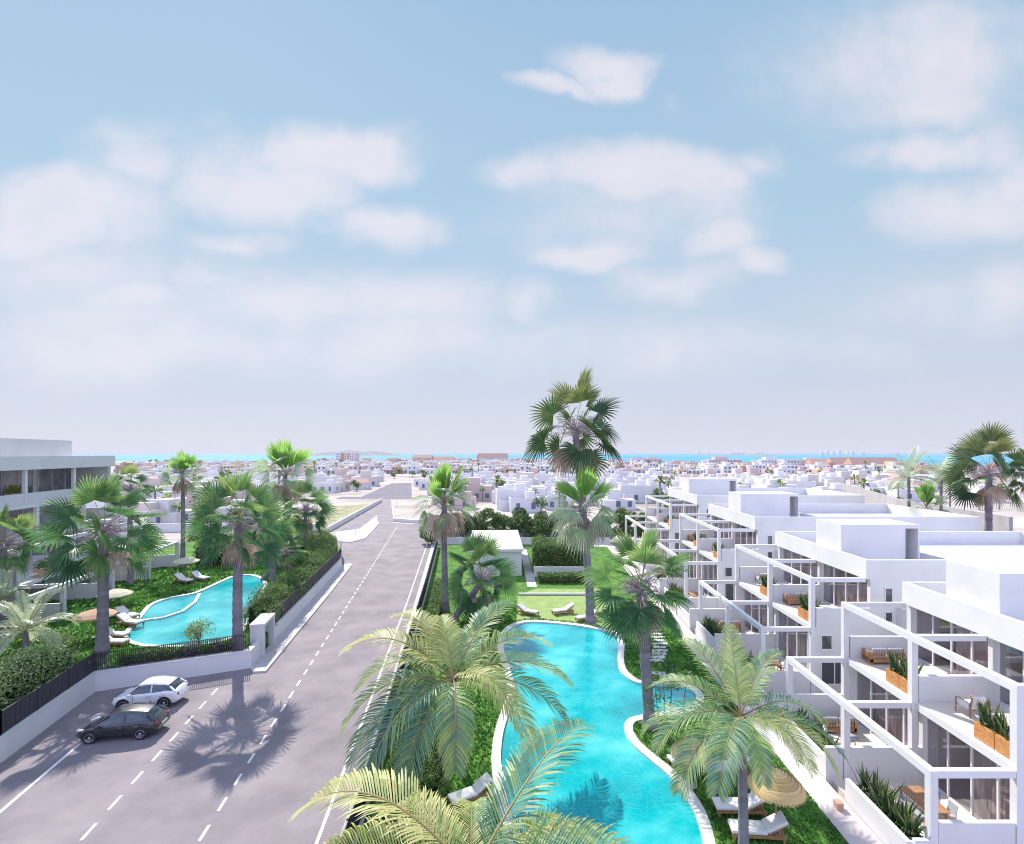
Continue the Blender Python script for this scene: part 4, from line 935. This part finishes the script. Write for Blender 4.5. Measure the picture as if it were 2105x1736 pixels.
# local: +y along the facade, -x into the building; facade outer line x=0
y0, y1, ym = -16, 26.5, [-16,-8.6,-1.6,5.4,12.4,19.4,26.5]
sl_ = [(0, 3.1), (-3.2, 6.2), (-6.2, 9.3)]     # (edge x, slab top z)
w = MB(); fs = MB(); 
w.box(-20, -5.4, y0, y1-.05, 0, 3.0); w.box(-20, -8.2, y0, y1-.1, 3.1, 6.1); w.box(-20, -10.2, y0, y1-.15, 6.2, 9.2); w.box(-20, -10.6, y0+.2, y1-.2, 9.3, 12.3); w.box(-10.6, -7.3, y1-.5, y1-.2, 9.3, 12.29)
for y in ym:
    yy = min(y, y1-.3)
    w.box(-10.2, -3.3, yy, yy+.22, 3.11, 4.3); w.box(-10.6, -6.25, yy, yy+.22, 6.21, 7.4); w.box(-5.4, -3.2, yy, yy+.22, 0, 3.0); w.box(-3.2, -.1, yy, yy+.18, 0, 1.5)
w.build('wall', M_white, LB)
fs.box(-20, -3.2, y0, y1, 2.82, 3.1); fs.box(-20, -3.2-2.9, y0, y1+.02, 5.92, 6.2); fs.box(-20, -7.0, y0, y1-.3, 9.02, 9.3)
fs.box(-7.25, -7.1, y0, y1-.4, 9.301, 10.1)
fs.build('floor_slab', M_white, LB)
r = MB(); r.box(-20, -7.0, y0, y1, 12.3, 12.5); r.box(-7.0, -6.75, y0, y1, 12.3, 13.55); r.box(-20, -7.0, y1-.25, y1, 12.5, 13.55); r.box(-20,-19.75,y0,y1-.25,12.5,13.55); r.box(-20,-7.0,y0,y0+.25,12.5,13.55); r.build('roof', M_white, LB)
sh = MB(); sh.box(-15.2, -8.4, 6, 21.5, 12.5, 15.2); sh.build('stair_house', M_white, LB)
sh = MB(); sh.box(-16.2, -9.2, -9, 5.0, 12.5, 15.0); sh.build('stair_house', M_white, LB)
for (xa, z0, z1_, xi, nm) in ((0, 0, 3.1, -3.2, 'lower_pergola'), (-3.2, 3.1, 6.1, -6.1, 'middle_pergola'), (-6.1, 6.2, 9.15, -8.6, 'upper_pergola'), (-7.0, 9.3, 12.3, -7.1, 'top_posts')):
    pg = MB()
    if nm == 'top_posts':
        for y in ym:
            yy = min(y, y1-.65); q_ = MB(); q_.box(xa-.3, xa-.02, yy, yy+.3, z0, z1_-.01); q_.build('post', M_white2, LB)
        continue
    for y in ym:
        yy = min(y, y1-.35); pg.box(xa-.3, xa, yy, yy+.3, z0, z1_-.3)
        if xi < xa-.5: pg.box(xi, xa-.3, yy+.02, yy+.28, z1_-.29, z1_-.01)
    if xa > -8: pg.box(xa-.3, xa, y0, y1, z1_-.3, z1_)
    pg.build(nm, M_white2, LB)
for a, b in zip(ym[:-1], ym[1:]):
    sliding_doors(LB, 0, a+.4, b-.2, 0, 1, n=1, curtain=0) if False else None
    for xx, za, zb_ in ((-5.38, .05, 2.75), (-8.18, 3.15, 5.85), (-10.18, 6.25, 8.95), (-10.58, 9.35, 12.2)):
        fr = MB(); pn = MB(); fr.box(xx, xx+.08, a+.4, b-.2, zb_-.08, zb_); fr.box(xx, xx+.08, a+.4, b-.2, za, za+.08)
        for q in range(4): yy = a+.4+(b-.68-a)*q/3; fr.box(xx, xx+.08, yy, yy+.08, za+.08, zb_-.08)
        pn.box(xx, xx+.04, a+.42, b-.22, za+.02, zb_-.02); f = fr.build('window', M_white2, LB); pn.build('pane', M_paneL, f)
for q, (lx, ly, lz, lb, pm) in enumerate(((-3.6, 9.4, 3.1, 'terracotta planter on the first terrace of the left building, near the pool palm', M_snake), (-3.6, -2.0, 3.1, 'long terracotta planter with bright bushes on the first terrace, left building', M_yel), (-6.5, 2.6, 6.2, 'terracotta planter on the middle terrace of the left building', M_yel), (-9.1, 5.6, 9.3, 'terracotta planter with yellow plant on the top terrace of the left building', M_yel), (-9.1, 14.6, 9.3, 'far terracotta planter on the top terrace of the left building', M_yel))):
    v_ = Matrix.Rotation(th, 3, 'Z') @ Vector((lx, ly, lz)); root = empty('terrace_planter', v_+Vector((-37.2,37,ZL)), th, lb, 'planter', 'planters of the left building')
    m = MB(); m.box(-.3, .3, -1.1, 1.1, .01, .75); m.build('box', M_terra, root, .02); rn = random.Random(q); p = MB()
    leaf_blob(p, (0,0,1.05), (.4,1.1,.45), 420, .09, rn, 0, True); 
    for j in range(5): spiky(p, (0,-.9+j*.45,.72), 10, .9, rn, 0, .04, .5)
    p.build('plant', pm, root)
# ------------------------------------------------------------------ umbrellas and loungers
def umbrella(x, y, z, r, h, label, mt, thatch=False, tilt=0, name='parasol'):
    root = empty(name, (x, y, z), 0, label, 'parasol'); m = MB(); m.tube([(0,0,0),(0,0,h)], .035, 8); m.build('pole', M_teak, root)
    m = MB(); m.lathe([(0,.0),(.25,.0),(.28,.06),(.1,.1),(0,.1)], n=16); m.build('base', M_grey, root)
    m = MB()
    if thatch:
        rn = random.Random(2); n = 9
        for i in range(n):
            r0 = r*i/n; r1 = r*(i+1.25)/n; z0 = h+.12-.62*(i/n)**1.6; z1 = h+.06-.62*((i+1.1)/n)**1.6
            m.lathe([(max(r0,.001), z0+.03), ((r0+r1)/2, (z0+z1)/2+.05), (r1, z1)], n=40, t=rn.uniform(.2, .8)); m.lathe([(r1, z1), (r1*.97, z1-.05), (max(r0,.001), z0-.02)], n=40, t=.1)
            for _ in range(int(26*(i+1))):
                q = rn.uniform(0, 6.28); a = Vector((math.cos(q), math.sin(q), 0)); s_ = Vector((-a.y, a.x, 0))*.02
                p = a*r1*.86+Vector((0,0,(z0*.25+z1*.75)+.045)); e = a*r1*1.04+Vector((0,0,z1-.05)); m.add([p-s_, p+s_, e+s_*.3, e-s_*.3], [(0,1,2,3)], 0, rn.random())
    else:
        n = 10
        prof = [(.001, h+.1), (r*.35, h-.02), (r*.7, h-.16), (r, h-.36)]
        m.lathe(prof, n=n, sm=False); m.lathe([(r, h-.36), (r*.995, h-.46)], n=n, sm=False)
    m.build('canopy', mt, root)
    rb = MB()
    for i in range(10 if not thatch else 8):
        a = i*2*math.pi/(10 if not thatch else 8); rb.tube([(0,0,h-.02),(math.cos(a)*r*.96, math.sin(a)*r*.96, h-(.42 if not thatch else .66))], .014, 4)
    rb.build('rib_frame', M_teak, root)
    return root
c = at(1595, 1648, 19.6); umbrella(c.x, 19.6, ZR, 1.0, 2.35, 'round straw parasol over the sun loungers at the lower right', M_straw, True, name='straw_parasol')
c = at(1420, 1560, 22.4); umbrella(c.x, 22.4, ZR, .85, 2.0, 'straw parasol half hidden under the feather palm fronds', M_straw, True, name='straw_parasol')
c = G(383, 1191, ZL); umbrella(c.x, c.y, ZL, 1.3, 2.35, 'cream parasol at the far side of the left pool', M_cream)
c = G(237, 1266, ZL); umbrella(c.x, c.y, ZL, 1.25, 2.2, 'cream parasol behind the trunk of the left tall palm', M_cream)
c = G(196, 1312, ZL); umbrella(c.x, c.y, ZL, 1.35, 2.1, 'salmon parasol left of the tall palm trunk', M_terra)
def lounger_proto():
    root = empty('sun_lounger', (0,0,0)); m = MB()            # length along x, head at +x
    m.box(-1.0, .98, -.34, -.28, .2, .3); m.box(-1.0, .98, .28, .34, .2, .3)
    for i in range(14): m.box(-.98+i*.14, -.98+i*.14+.09, -.28, .28, .25, .28)
    m.beam((.28,0,.30),(1.02,0,.72),.6,.05, up=(0,0,1)); m.tube([(.85,-.25,.28),(.85,-.25,.6)], .02, 5); m.tube([(.85,.25,.28),(.85,.25,.6)], .02, 5)
    m.build('frame', M_teak, root)
    for sx in (-.9, .88):
        for sy in (-.31,.31): q = MB(); q.box(sx-.04,sx+.04,sy-.029,sy+.029,0,.2); q.build('leg', M_teak, root)
    q = MB(); q.box(-1.0, .30, -.33, .33, .305, .45); q.build('mattress', M_cushion, root, .05)
    q = MB(); q.beam((.28,0,.42),(1.02,0,.83),.66,.14); q.build('back_cushion', M_cushion, root, .05)
    return root
lp = lounger_proto(); fl = True
for (px, py, zz, rz, sc, lb) in ((1520,1672,ZR,-2,1.0,'white cushioned sun lounger beside the straw parasol, nearer the pool trunk'),(1556,1722,ZR,-5,1.0,'white cushioned sun lounger nearest the camera below the straw parasol'),
      (1490,1592,ZR,4,1.0,'white sun lounger partly hidden by drooping palm fronds'),(1412,1570,ZR,15,.9,'white sun lounger under the half hidden straw parasol'),
      (1157,1262,ZR,20,1.0,'white sun lounger on the pale lawn behind the pool, middle of three'),(1085,1264,ZR,150,1.0,'white sun lounger on the pale lawn behind the pool, leftmost of three'),(1205,1276,ZR,20,.95,'sun lounger at the foot of the tufted palm behind the pool'),
      (966,1646,ZR,30,.9,'sun lounger between the two nearest feather palms'),
      (378,1199,ZL,155,1.1,'left of two white sun loungers under the far cream parasol'),(412,1194,ZL,155,1.1,'right of two white sun loungers under the far cream parasol'),
      (262,1272,ZL,160,1.05,'sun lounger by the left pool, upper of the pair beside the palm trunk'),(268,1287,ZL,165,1.05,'sun lounger by the left pool, lower of the pair beside the palm trunk'),(236,1313,ZL,175,1.0,'sun lounger right behind the tall palm trunk'),(232,1328,ZL,178,1.0,'sun lounger nearest the picket fence behind the tall palm trunk')):
    o = lp if fl else copy_tree(lp); fl = False; g_ = G(px, py, zz); o.location = g_; o.rotation_euler = (0,0,R(rz)); o.scale = (sc,)*3
    tag(o, lb, 'sun lounger', 'sun loungers in the pool gardens')
# ------------------------------------------------------------------ cars
def make_car(loc, rz, L, W, Hc, paint, roofm, label, sill=.24):
    root = empty('parked_car', (loc[0], loc[1], .02), R(rz), label, 'car', 'cars parked by the garden wall'); hl_ = L/2; wb = L*.30; wr = .35*Hc/1.5
    m = MB(); n = 34; vs = []; secs = 13                     # body: stations along x, front at +x
    def top(t):      # bonnet/belt line height along the car, t 0 front .. 1 rear
        pts = [(0,.52),(.04,.66),(.10,.76),(.22,.90),(.32,.98),(.6,1.02),(.82,1.07),(.93,1.03),(.98,.86),(1,.60)]
        for a, b in zip(pts[:-1], pts[1:]):
            if t <= b[0]: q = (t-a[0])/(b[0]-a[0]); q = q*q*(3-2*q); return (a[1]+(b[1]-a[1])*q)*Hc/1.5
        return pts[-1][1]
    def halfw(t): return W/2*(1-.30*max(0, (.12-t)/.12)**2.2-.20*max(0, (t-.90)/.10)**2.2)
    for i in range(n+1):
        t = i/n; x = hl_-t*L; hw = halfw(t); zt = top(t); zb = sill+.10*max(0, (.06-t)/.06)+.12*max(0, (t-.94)/.06)
        prof = [(0, zb),(hw*.80, zb),(hw*.93, zb+.05),(hw*.985, zb+(zt-zb)*.35),(hw, zb+(zt-zb)*.6),(hw*.985, zb+(zt-zb)*.82),(hw*.93, zt-.02)]
        full = [(x, -y, z) for y, z in prof[::-1]][:-1]+[(x, 0, zb)]+[(x, y, z) for y, z in prof[1:]]
        vs += full
        # across the top
        vs += [(x, hw*.72, zt+.02),(x, hw*.36, zt+.045),(x, 0, zt+.055),(x, -hw*.36, zt+.045),(x, -hw*.72, zt+.02)]
    k_ = len(vs)//(n+1)
    m.add(vs, [(i*k_+j, (i+1)*k_+j, (i+1)*k_+(j+1) % k_, i*k_+(j+1) % k_)[::-1] for i in range(n) for j in range(k_)], 0, .5, True)
    m.add(vs[:k_], [tuple(range(k_))]); m.add(vs[-k_:], [tuple(range(k_))[::-1]])
    m.build('body', paint, root)
    # cabin glass
    zb = .96*Hc/1.5; st = [(.235,.90,.0),(.40,.72,.93),(.50,.715,1.04),(.62,.71,1.04),(.76,.69,.90),(.84,.66,.74),(.95,.80,.06)]
    m = MB(); vs = []
    for t, wf, hf in st:
        x = hl_-t*L; zt = zb+(Hc-.03-zb)*hf; hw = halfw(t)*.93; tw = W/2*wf if hf > .5 else hw*.92
        vs += [(x,-hw,zb-.02),(x,-tw,zt),(x,-tw*.5,zt+.025*hf),(x,tw*.5,zt+.025*hf),(x,tw,zt),(x,hw,zb-.02)]
    m.add(vs, [(i*6+j, (i+1)*6+j, (i+1)*6+j+1, i*6+j+1)[::-1] for i in range(len(st)-1) for j in range(5)], 0, .5, True)
    m.build('windows', M_carglass, root)
    m = MB(); vs = []                                        # roof skin
    for t, wf, hf in st[1:-1]:
        x = hl_-t*L; zt = zb+(Hc-.03-zb)*hf+.018; tw = W/2*wf+.012
        vs += [(x,-tw,zt-.05),(x,-tw*.96,zt+.01),(x,-tw*.5,zt+.035),(x,tw*.5,zt+.035),(x,tw*.96,zt+.01),(x,tw,zt-.05)]
    m.add(vs, [(i*6+j, (i+1)*6+j, (i+1)*6+j+1, i*6+j+1)[::-1] for i in range(len(st)-3) for j in range(5)], 0, .5, True)
    def zc(t):
        for a, b in zip(st[:-1], st[1:]):
            if t <= b[0]: q = (t-a[0])/(b[0]-a[0]); return hl_-t*L, zb+(Hc-.03-zb)*(a[2]+(b[2]-a[2])*q), W/2*(a[1]+(b[1]-a[1])*q)
    for sy in (-1, 1):                                       # pillars
        for ta, tb, ww in ((.225,.405,.06),(.60,.605,.05),(.86,.95,.12)):
            if ta == .60: x = hl_-.60*L; m.beam((x, sy*halfw(.6)*.935, zb), (x, sy*(W/2*.735+.012), Hc-.06), .07, .03)
            else:
                x, z, w_ = zc(ta); x2, z2, w2 = zc(tb); m.beam((x, sy*min(w_+.0, halfw(ta)*.93), z), (x2, sy*(w2+.01), z2), ww, .05)
    m.build('roof', roofm, root)
    for sx in (wb, -wb):                                     # wheels
        for sy in (-1, 1):
            y = sy*(W/2-.10); m = MB()
            m.lathe([(wr*.66,-.10),(wr*.92,-.10),(wr,-.07),(wr,.07),(wr*.92,.10),(wr*.66,.10)], (sx,y,wr), 28, axis='y'); wo_ = m.build('wheel', M_black, root)
            m = MB(); yo = y+sy*.085; m.lathe([(wr*.70,-.02),(wr*.66,.03*sy),(wr*.60,.0)], (sx,yo,wr), 28, axis='y')
            for q in range(10):
                a = q*math.pi/5; m.beam((sx,yo,wr),(sx+math.cos(a)*wr*.64,yo,wr+math.sin(a)*wr*.64),.05,.03, up=(0,1,0))
            m.lathe([(.001,.03*sy),(.06,.03*sy),(.07,0)], (sx,yo,wr), 12, axis='y'); m.build('rim', M_rim, wo_)
            m = MB(); ya = sy*(W/2+.001)
            pts = [(sx+math.cos(a)*(wr+.06), ya, wr+math.sin(a)*(wr+.06)) for a in [math.pi*i/14 for i in range(15)]]+[(sx-wr-.06, ya, sill+.02),(sx+wr+.06, ya, sill+.02)]
            pin = [(x, sy*(W/2-.25), z) for x, _, z in pts]; m.add(pts+pin, [tuple(range(len(pts)))]); m.build('wheel_arch', M_dark, root)
    for sy in (-1, 1):
        m = MB(); m.beam((hl_-.10, sy*W*.30, .66*Hc/1.5),(hl_-.42, sy*W*.43, .74*Hc/1.5),.12,.13); m.build('headlight', M_lamp, root, .02)
        m = MB(); m.beam((-hl_+.05, sy*W*.32, .80*Hc/1.5),(-hl_+.30, sy*W*.44, .84*Hc/1.5),.12,.13); m.build('tail_light', M_tail, root, .02)
        m = MB(); m.box(hl_-.33*L-.0, hl_-.33*L+.16, sy*(W/2+.02), sy*(W/2+.2), .93*Hc/1.5, 1.06*Hc/1.5); m.build('wing_mirror', paint, root, .03)
        m = MB()
        for tx in (.345,.60,.80): m.box(hl_-tx*L-.008, hl_-tx*L+.008, sy*(W/2-.03), sy*(W/2+.002), .34, .88*Hc/1.5)
        m.build('door_seam', M_dark, root)
        m = MB()
        for tx in (.555,.75): m.box(hl_-tx*L-.09, hl_-tx*L+.09, sy*(W/2-.02), sy*(W/2+.025), .80*Hc/1.5, .825*Hc/1.5)
        m.build('door_handle', M_rim, root)
    m = MB(); m.box(hl_-.03, hl_+.012, -W*.2, W*.2, .42, .56); m.build('grille', M_black, root)
    m = MB(); m.box(-hl_-.012, -hl_+.03, -.26, .26, .48, .59); m.build('number_plate', M_white2, root)
    return root
M_rim = mat('alloy_rim', (.55,.55,.58), rough=.3, metal=.9)
M_lamp = mat('headlight_lens', (.75,.78,.8), rough=.08, spec=.9)
M_tail = mat('tail_light_lens', (.35,.02,.02), rough=.12, spec=.8)
M_carw = mat('white_car_paint', (.80,.80,.81), rough=.22, coat=.8)
M_carg = mat('dark_grey_car_paint', (.018,.018,.024), rough=.25, spec=.6, coat=1)
make_car((-22.45, 30.4), 188, 3.6, 1.58, 1.38, M_carw, M_carw, 'white hatchback parked close to the white wall')
make_car((-21.45, 27.1), 190, 3.85, 1.62, 1.34, M_carg, M_carg, 'dark grey car parked in front of the white hatchback')
# ------------------------------------------------------------------ distant town
def house_mesh(w, d, h, kind, seed, wallm, roofm):
    rn = random.Random(seed); m = MB(); m.box(-w/2, w/2, -d/2, d/2, 0, h)
    if kind in (0, 1):
        m.box(-w/2-.02, w/2+.02, -d/2-.02, -d/2+.25, h, h+.6); m.box(-w/2-.02, w/2+.02, d/2-.25, d/2+.02, h, h+.6); m.box(-w/2-.02, -w/2+.23, -d/2+.25, d/2-.25, h, h+.6); m.box(w/2-.23, w/2+.02, -d/2+.25, d/2-.25, h, h+.6)
        m.box(w*.05, w*.35, -d*.1, d*.3, h, h+2.0)
    elif kind == 2:
        b = h+w*.13; m.add([(-w/2-.3,-d/2-.3,h),(w/2+.3,-d/2-.3,h),(w/2+.3,d/2+.3,h),(-w/2-.3,d/2+.3,h),(-w/2+1,0,b+.4),(w/2-1,0,b+.4)], [(0,1,5,4),(2,3,4,5),(1,2,5),(3,0,4)], 1)
    else: m.box(-w*.3, w*.1, -d*.3, d*.4, h, h+2.6)
    fl = max(1, int(h/3))
    for f in range(fl):
        nn = max(2, int(w/2.8))
        for i in range(nn):
            x = -w/2+w*(i+.5)/nn; a = rn.uniform(.35,.7); m.box(x-a, x+a, -d/2-.03, -d/2+.01, f*3+.8, f*3+2.3, 2)
        for i in range(max(1, int(d/4))):
            y = -d/2+d*(i+.5)/max(1, int(d/4)); m.box(-w/2-.03, -w/2+.01, y-.5, y+.5, f*3+.9, f*3+2.2, 2); m.box(w/2-.01, w/2+.03, y-.5, y+.5, f*3+.9, f*3+2.2, 2)
    if kind in (1, 3): m.box(-w/2+.5, -w/2+w*.4, -d/2-2.2, -d/2-.01, 0, 2.7)
    o = m.build('town_house', [wallm, roofm, M_twin]); return o
M_twin = mat('far_window_glass', (.10,.16,.28), rough=.3)
M_tw = [mat('town_white_render', (.70,.685,.69), rough=.8), mat('town_cream_render', (.64,.58,.54), rough=.8), mat('town_pink_render', (.62,.50,.47), rough=.8), mat('town_ochre_render', (.62,.50,.34), rough=.8)]
M_roofs = mat('terracotta_roof_tiles', (.48,.30,.24), rough=.9)
hp = []
for i in range(18):
    r_ = random.Random(200+i); kd = r_.choice([0,1,0,3,0,1]) if i != 4 else 2; wl_ = M_tw[0 if i % 5 else r_.choice([1,2])]
    hp.append(house_mesh(r_.uniform(6,11), r_.uniform(6,8), r_.choice([2.6,2.8,3.0,4.6]), kd, i, wl_, M_roofs))
hk = ['small white flat roofed house of the distant town','pale boxy house with a porch in the distant town']
rn = random.Random(77); placed = []; cnt = 0
far_road = gp([(690,1030),(742,1030),(740,1008),(800,985),(860,985),(860,1030)])
rows = []
yy = 104
while yy < 370: rows.append(yy); yy *= 1.046
nP = 0
for ri, yy in enumerate(rows):
    xa = (225-VX)*yy/F; xb = (2100-VX)*yy/F; x = xa+rn.uniform(0, 8); step = 12.5
    while x < xb:
        px = VX+x*F/yy; ok = True; dens = .80
        if yy < 190 and 600 < px < 880: ok = False
        if yy < 150 and 545 < px < 700: ok = False
        if yy < 126 and px > 560: ok = False
        if yy < 150 and px > 1300: ok = False
        if inside(far_road, x, yy): ok = False
        if px < 560 and yy > 480: ok = rn.random() < .3
        if px < 560: dens = .85
        if px > 1880 and yy < 260: dens = .25
        if ok and rn.random() < dens and nP < 296:
            src = hp[nP] if nP < len(hp) else hp[rn.randrange(len(hp))]; o = src if nP < len(hp) else src.copy()
            if nP >= len(hp): col.objects.link(o)
            o.location = (x, yy+rn.uniform(-3,3), 0); o.rotation_euler = (0,0,R(rn.choice([0,90,0,180])+rn.uniform(-9,9))); nP += 1
            tag(o, 'one of the small pale houses of the hazy distant town', 'house', 'houses of the distant town')
        x += step*rn.uniform(.85,1.35)
for q in hp[nP:]: bpy.data.objects.remove(q)
# beyond the nearest 300: the rest of the town as one mass of small houses
dt = MB(); yy = rows[-1]
while yy < 800:
    yy *= 1.026; xa = (235-VX)*yy/F; xb = (2100-VX)*yy/F; x = xa
    while x < xb:
        px = VX+x*F/yy; x += rn.uniform(9,15)*(1+max(0,(yy-500))/500)
        if inside(far_road, x, yy) or (yy > 620-(px-1100)*.25 and px > 1100) or rn.random() < (.22 if px > 560 else .55 if yy < 560 else .97): continue
        w = rn.uniform(6,14)*(1+max(0,(yy-500))/700); d = rn.uniform(6,9); h = rn.choice([3,3.2,4,6]); y = yy+rn.uniform(-4,4); mm = rn.choice([0,0,0,0,1,2,3,0,5])
        dt.box(x-w/2, x+w/2, y-d/2, y+d/2, 0, h, mm); 
        if rn.random() < .6: dt.box(x-w*.2, x+w*.15, y-d*.2, y+d*.3, h, h+2, mm)
        for i in range(int(w/2.6)):
            wx = x-w/2+(i+.5)*w/int(w/2.6); wd = rn.uniform(.4,.8)
            for f_ in range(1 if h < 5 else 2): dt.box(wx-wd, wx+wd, y-d/2-.04, y-d/2, f_*2.9+.7, f_*2.9+2.3, 4)
        if rn.random() < .4: leaf_blob(dt, (x+w/2+1.5, y-3, 1.8), (1.6,1.4,1.3), 26, .5, rn, 6)
tag(dt.build('distant_town', [M_tw[0], M_tw[1], M_tw[2], M_tw[3], M_twin, M_roofs, M_hedge]), 'hazy mass of small pale houses between the near town and the shore', 'town', kind='stuff')
# long rows by the shore
for i in range(22):
    r_ = random.Random(400+i); px = 760+i*52+r_.uniform(-8,8); yy = 700-i*14 if px > 1200 else 720; w = r_.uniform(26,44); h = r_.choice([6,6,9]); 
    o = house_mesh(w, 12, h, r_.choice([0,2,3]), 300+i, M_tw[r_.choice([1,2,2,3,0])], M_roofs); o.name = 'shore_apartments'; o.location = ((px-VX)*yy/F, yy, 0); 
    tag(o, 'one of the long pinkish apartment rows along the distant shore', 'apartment row', 'apartment rows by the shore')
# tower block on the left shore
yy = 640; root = empty('tower_block', ((714-VX)*yy/F, yy, 0), 0, 'white and terracotta tower block standing alone before the sea', 'tower block')
for xa, xb, mm in ((-13,-6.5,M_tw[0]),(-6.5,-2.5,M_roofs),(-2.5,2,M_tw[1]),(2,4,M_roofs),(4,10,M_tw[0]),(10,13,M_tw[2])):
    m = MB(); m.box(xa, xb, -5 if mm is not M_roofs else -4.4, 6, 0, 16.2 if mm is M_tw[0] else 15.6); m.build('wall', mm, root)
w = MB()
for f in range(5):
    for xa in (-11,-8.5,-.8,5.5,8): w.box(xa-.7, xa+.7, -5.06, -5.0, f*3+1.2, f*3+2.6)
w.build('window_row', M_twin, root)
# far headland resort on the horizon
for i, (px, w, h) in enumerate(((1436,10,16),(1455,8,12),(1515,60,9),(1560,40,8),(1700,12,22),(1712,10,18),(1725,14,24),(1742,10,20),(1752,16,16),(1690,20,12),(1772,22,10))):
    yy = 4450; m = MB(); m.box(-w, w, -10, 10, 0, h*1.3+8); m.box(-w*.5, w*.4, -8, 8, h*1.3+8, h*1.3+11)
    o = m.build('far_hotel', M_tw[0]); o.location = ((px-VX)*yy/F, yy, 0); tag(o, 'tiny pale hotel on the far headland across the water', 'hotel', 'hotels on the far headland')
# trees of the town
tp = []
for i in range(5):
    r_ = random.Random(500+i); m = MB(); m.tube([(0,0,0),(0,0,1.6)], [.2,.15], 5, 1)
    for j in range(7): leaf_blob(m, (r_.uniform(-1.3,1.3), r_.uniform(-1.2,1.2), r_.uniform(1.6,3.4)), (1.1,1.1,.7), 34, .42, r_)
    tp.append(m.build('town_tree', [M_hedge, M_trunk]))
for i in range(3):
    r_ = random.Random(520+i); m = MB(); h = 5+i; m.tube([(0,0,0),(0,0,h)], [.25,.2], 5, 1)
    for j in range(16):
        az = r_.uniform(0,6.28); el = R(r_.uniform(-20,75)); d = Vector((math.cos(az)*math.cos(el), math.sin(az)*math.cos(el), math.sin(el))); s_ = Vector((-math.sin(az), math.cos(az), 0))*.35; c = Vector((0,0,h))
        m.add([c, c+d*1.1+s_, c+d*2.0-Vector((0,0,.5)), c+d*1.1-s_], [(0,1,2,3)], 0, r_.random())
    tp.append(m.build('town_palm', [M_hedge, M_trunk]))
for i in range(290):
    q = i % 8; src = tp[q]; o = src if i < 8 else src.copy()
    if i >= 8: col.objects.link(o)
    yy = 104*(900/104)**(rn.random()**.9); px = rn.uniform(250, 2095)
    for _ in range(20):
        if not (inside(far_road, (px-VX)*yy/F, yy) or (yy < 190 and 640 < px < 880) or (yy < 126 and px > 560)): break
        px = rn.uniform(250, 2095)
    o.location = ((px-VX)*yy/F, yy, 0); s = rn.uniform(.6,1.3); o.scale = (s,s,s); o.rotation_euler = (0,0,rn.uniform(0,6))
    if q < 5: tag(o, 'small dark round tree among the distant houses', 'tree', 'trees among the distant houses')
    else: tag(o, 'small distant palm standing among the houses', 'palm tree', 'palms among the distant houses')
# middle distance on the right: long grey wall and bare plots
def gw(pts, h, label): wall_run('boundary_wall', [G(*p, 0).xy for p in pts], 0, h, .35, label, 'wall', cap=False, mt=M_graywall)
wall_run('boundary_wall', [(56,60),(60,84),(78,128)], 0, 7.4, .4, 'long grey concrete wall running behind the white roofs', cap=False, mt=M_graywall)
# ------------------------------------------------------------------ haze: one closed box of thin air round the camera and the scene
m = MB(); m.box(-5200, 5200, -350, 5400, -1.5, 60)
hz = bpy.data.materials.new('haze_air'); hz.use_nodes = True; hn = hz.node_tree; hn.nodes.remove(hn.nodes['Principled BSDF'])
vp = hn.nodes.new('ShaderNodeVolumePrincipled'); vp.inputs['Color'].default_value = (.86,.88,.97,1); vp.inputs['Density'].default_value = .00009; vp.inputs['Anisotropy'].default_value = .0
hn.links.new(vp.outputs[0], hn.nodes['Material Output'].inputs['Volume'])
tag(m.build('haze', hz), kind='stuff')
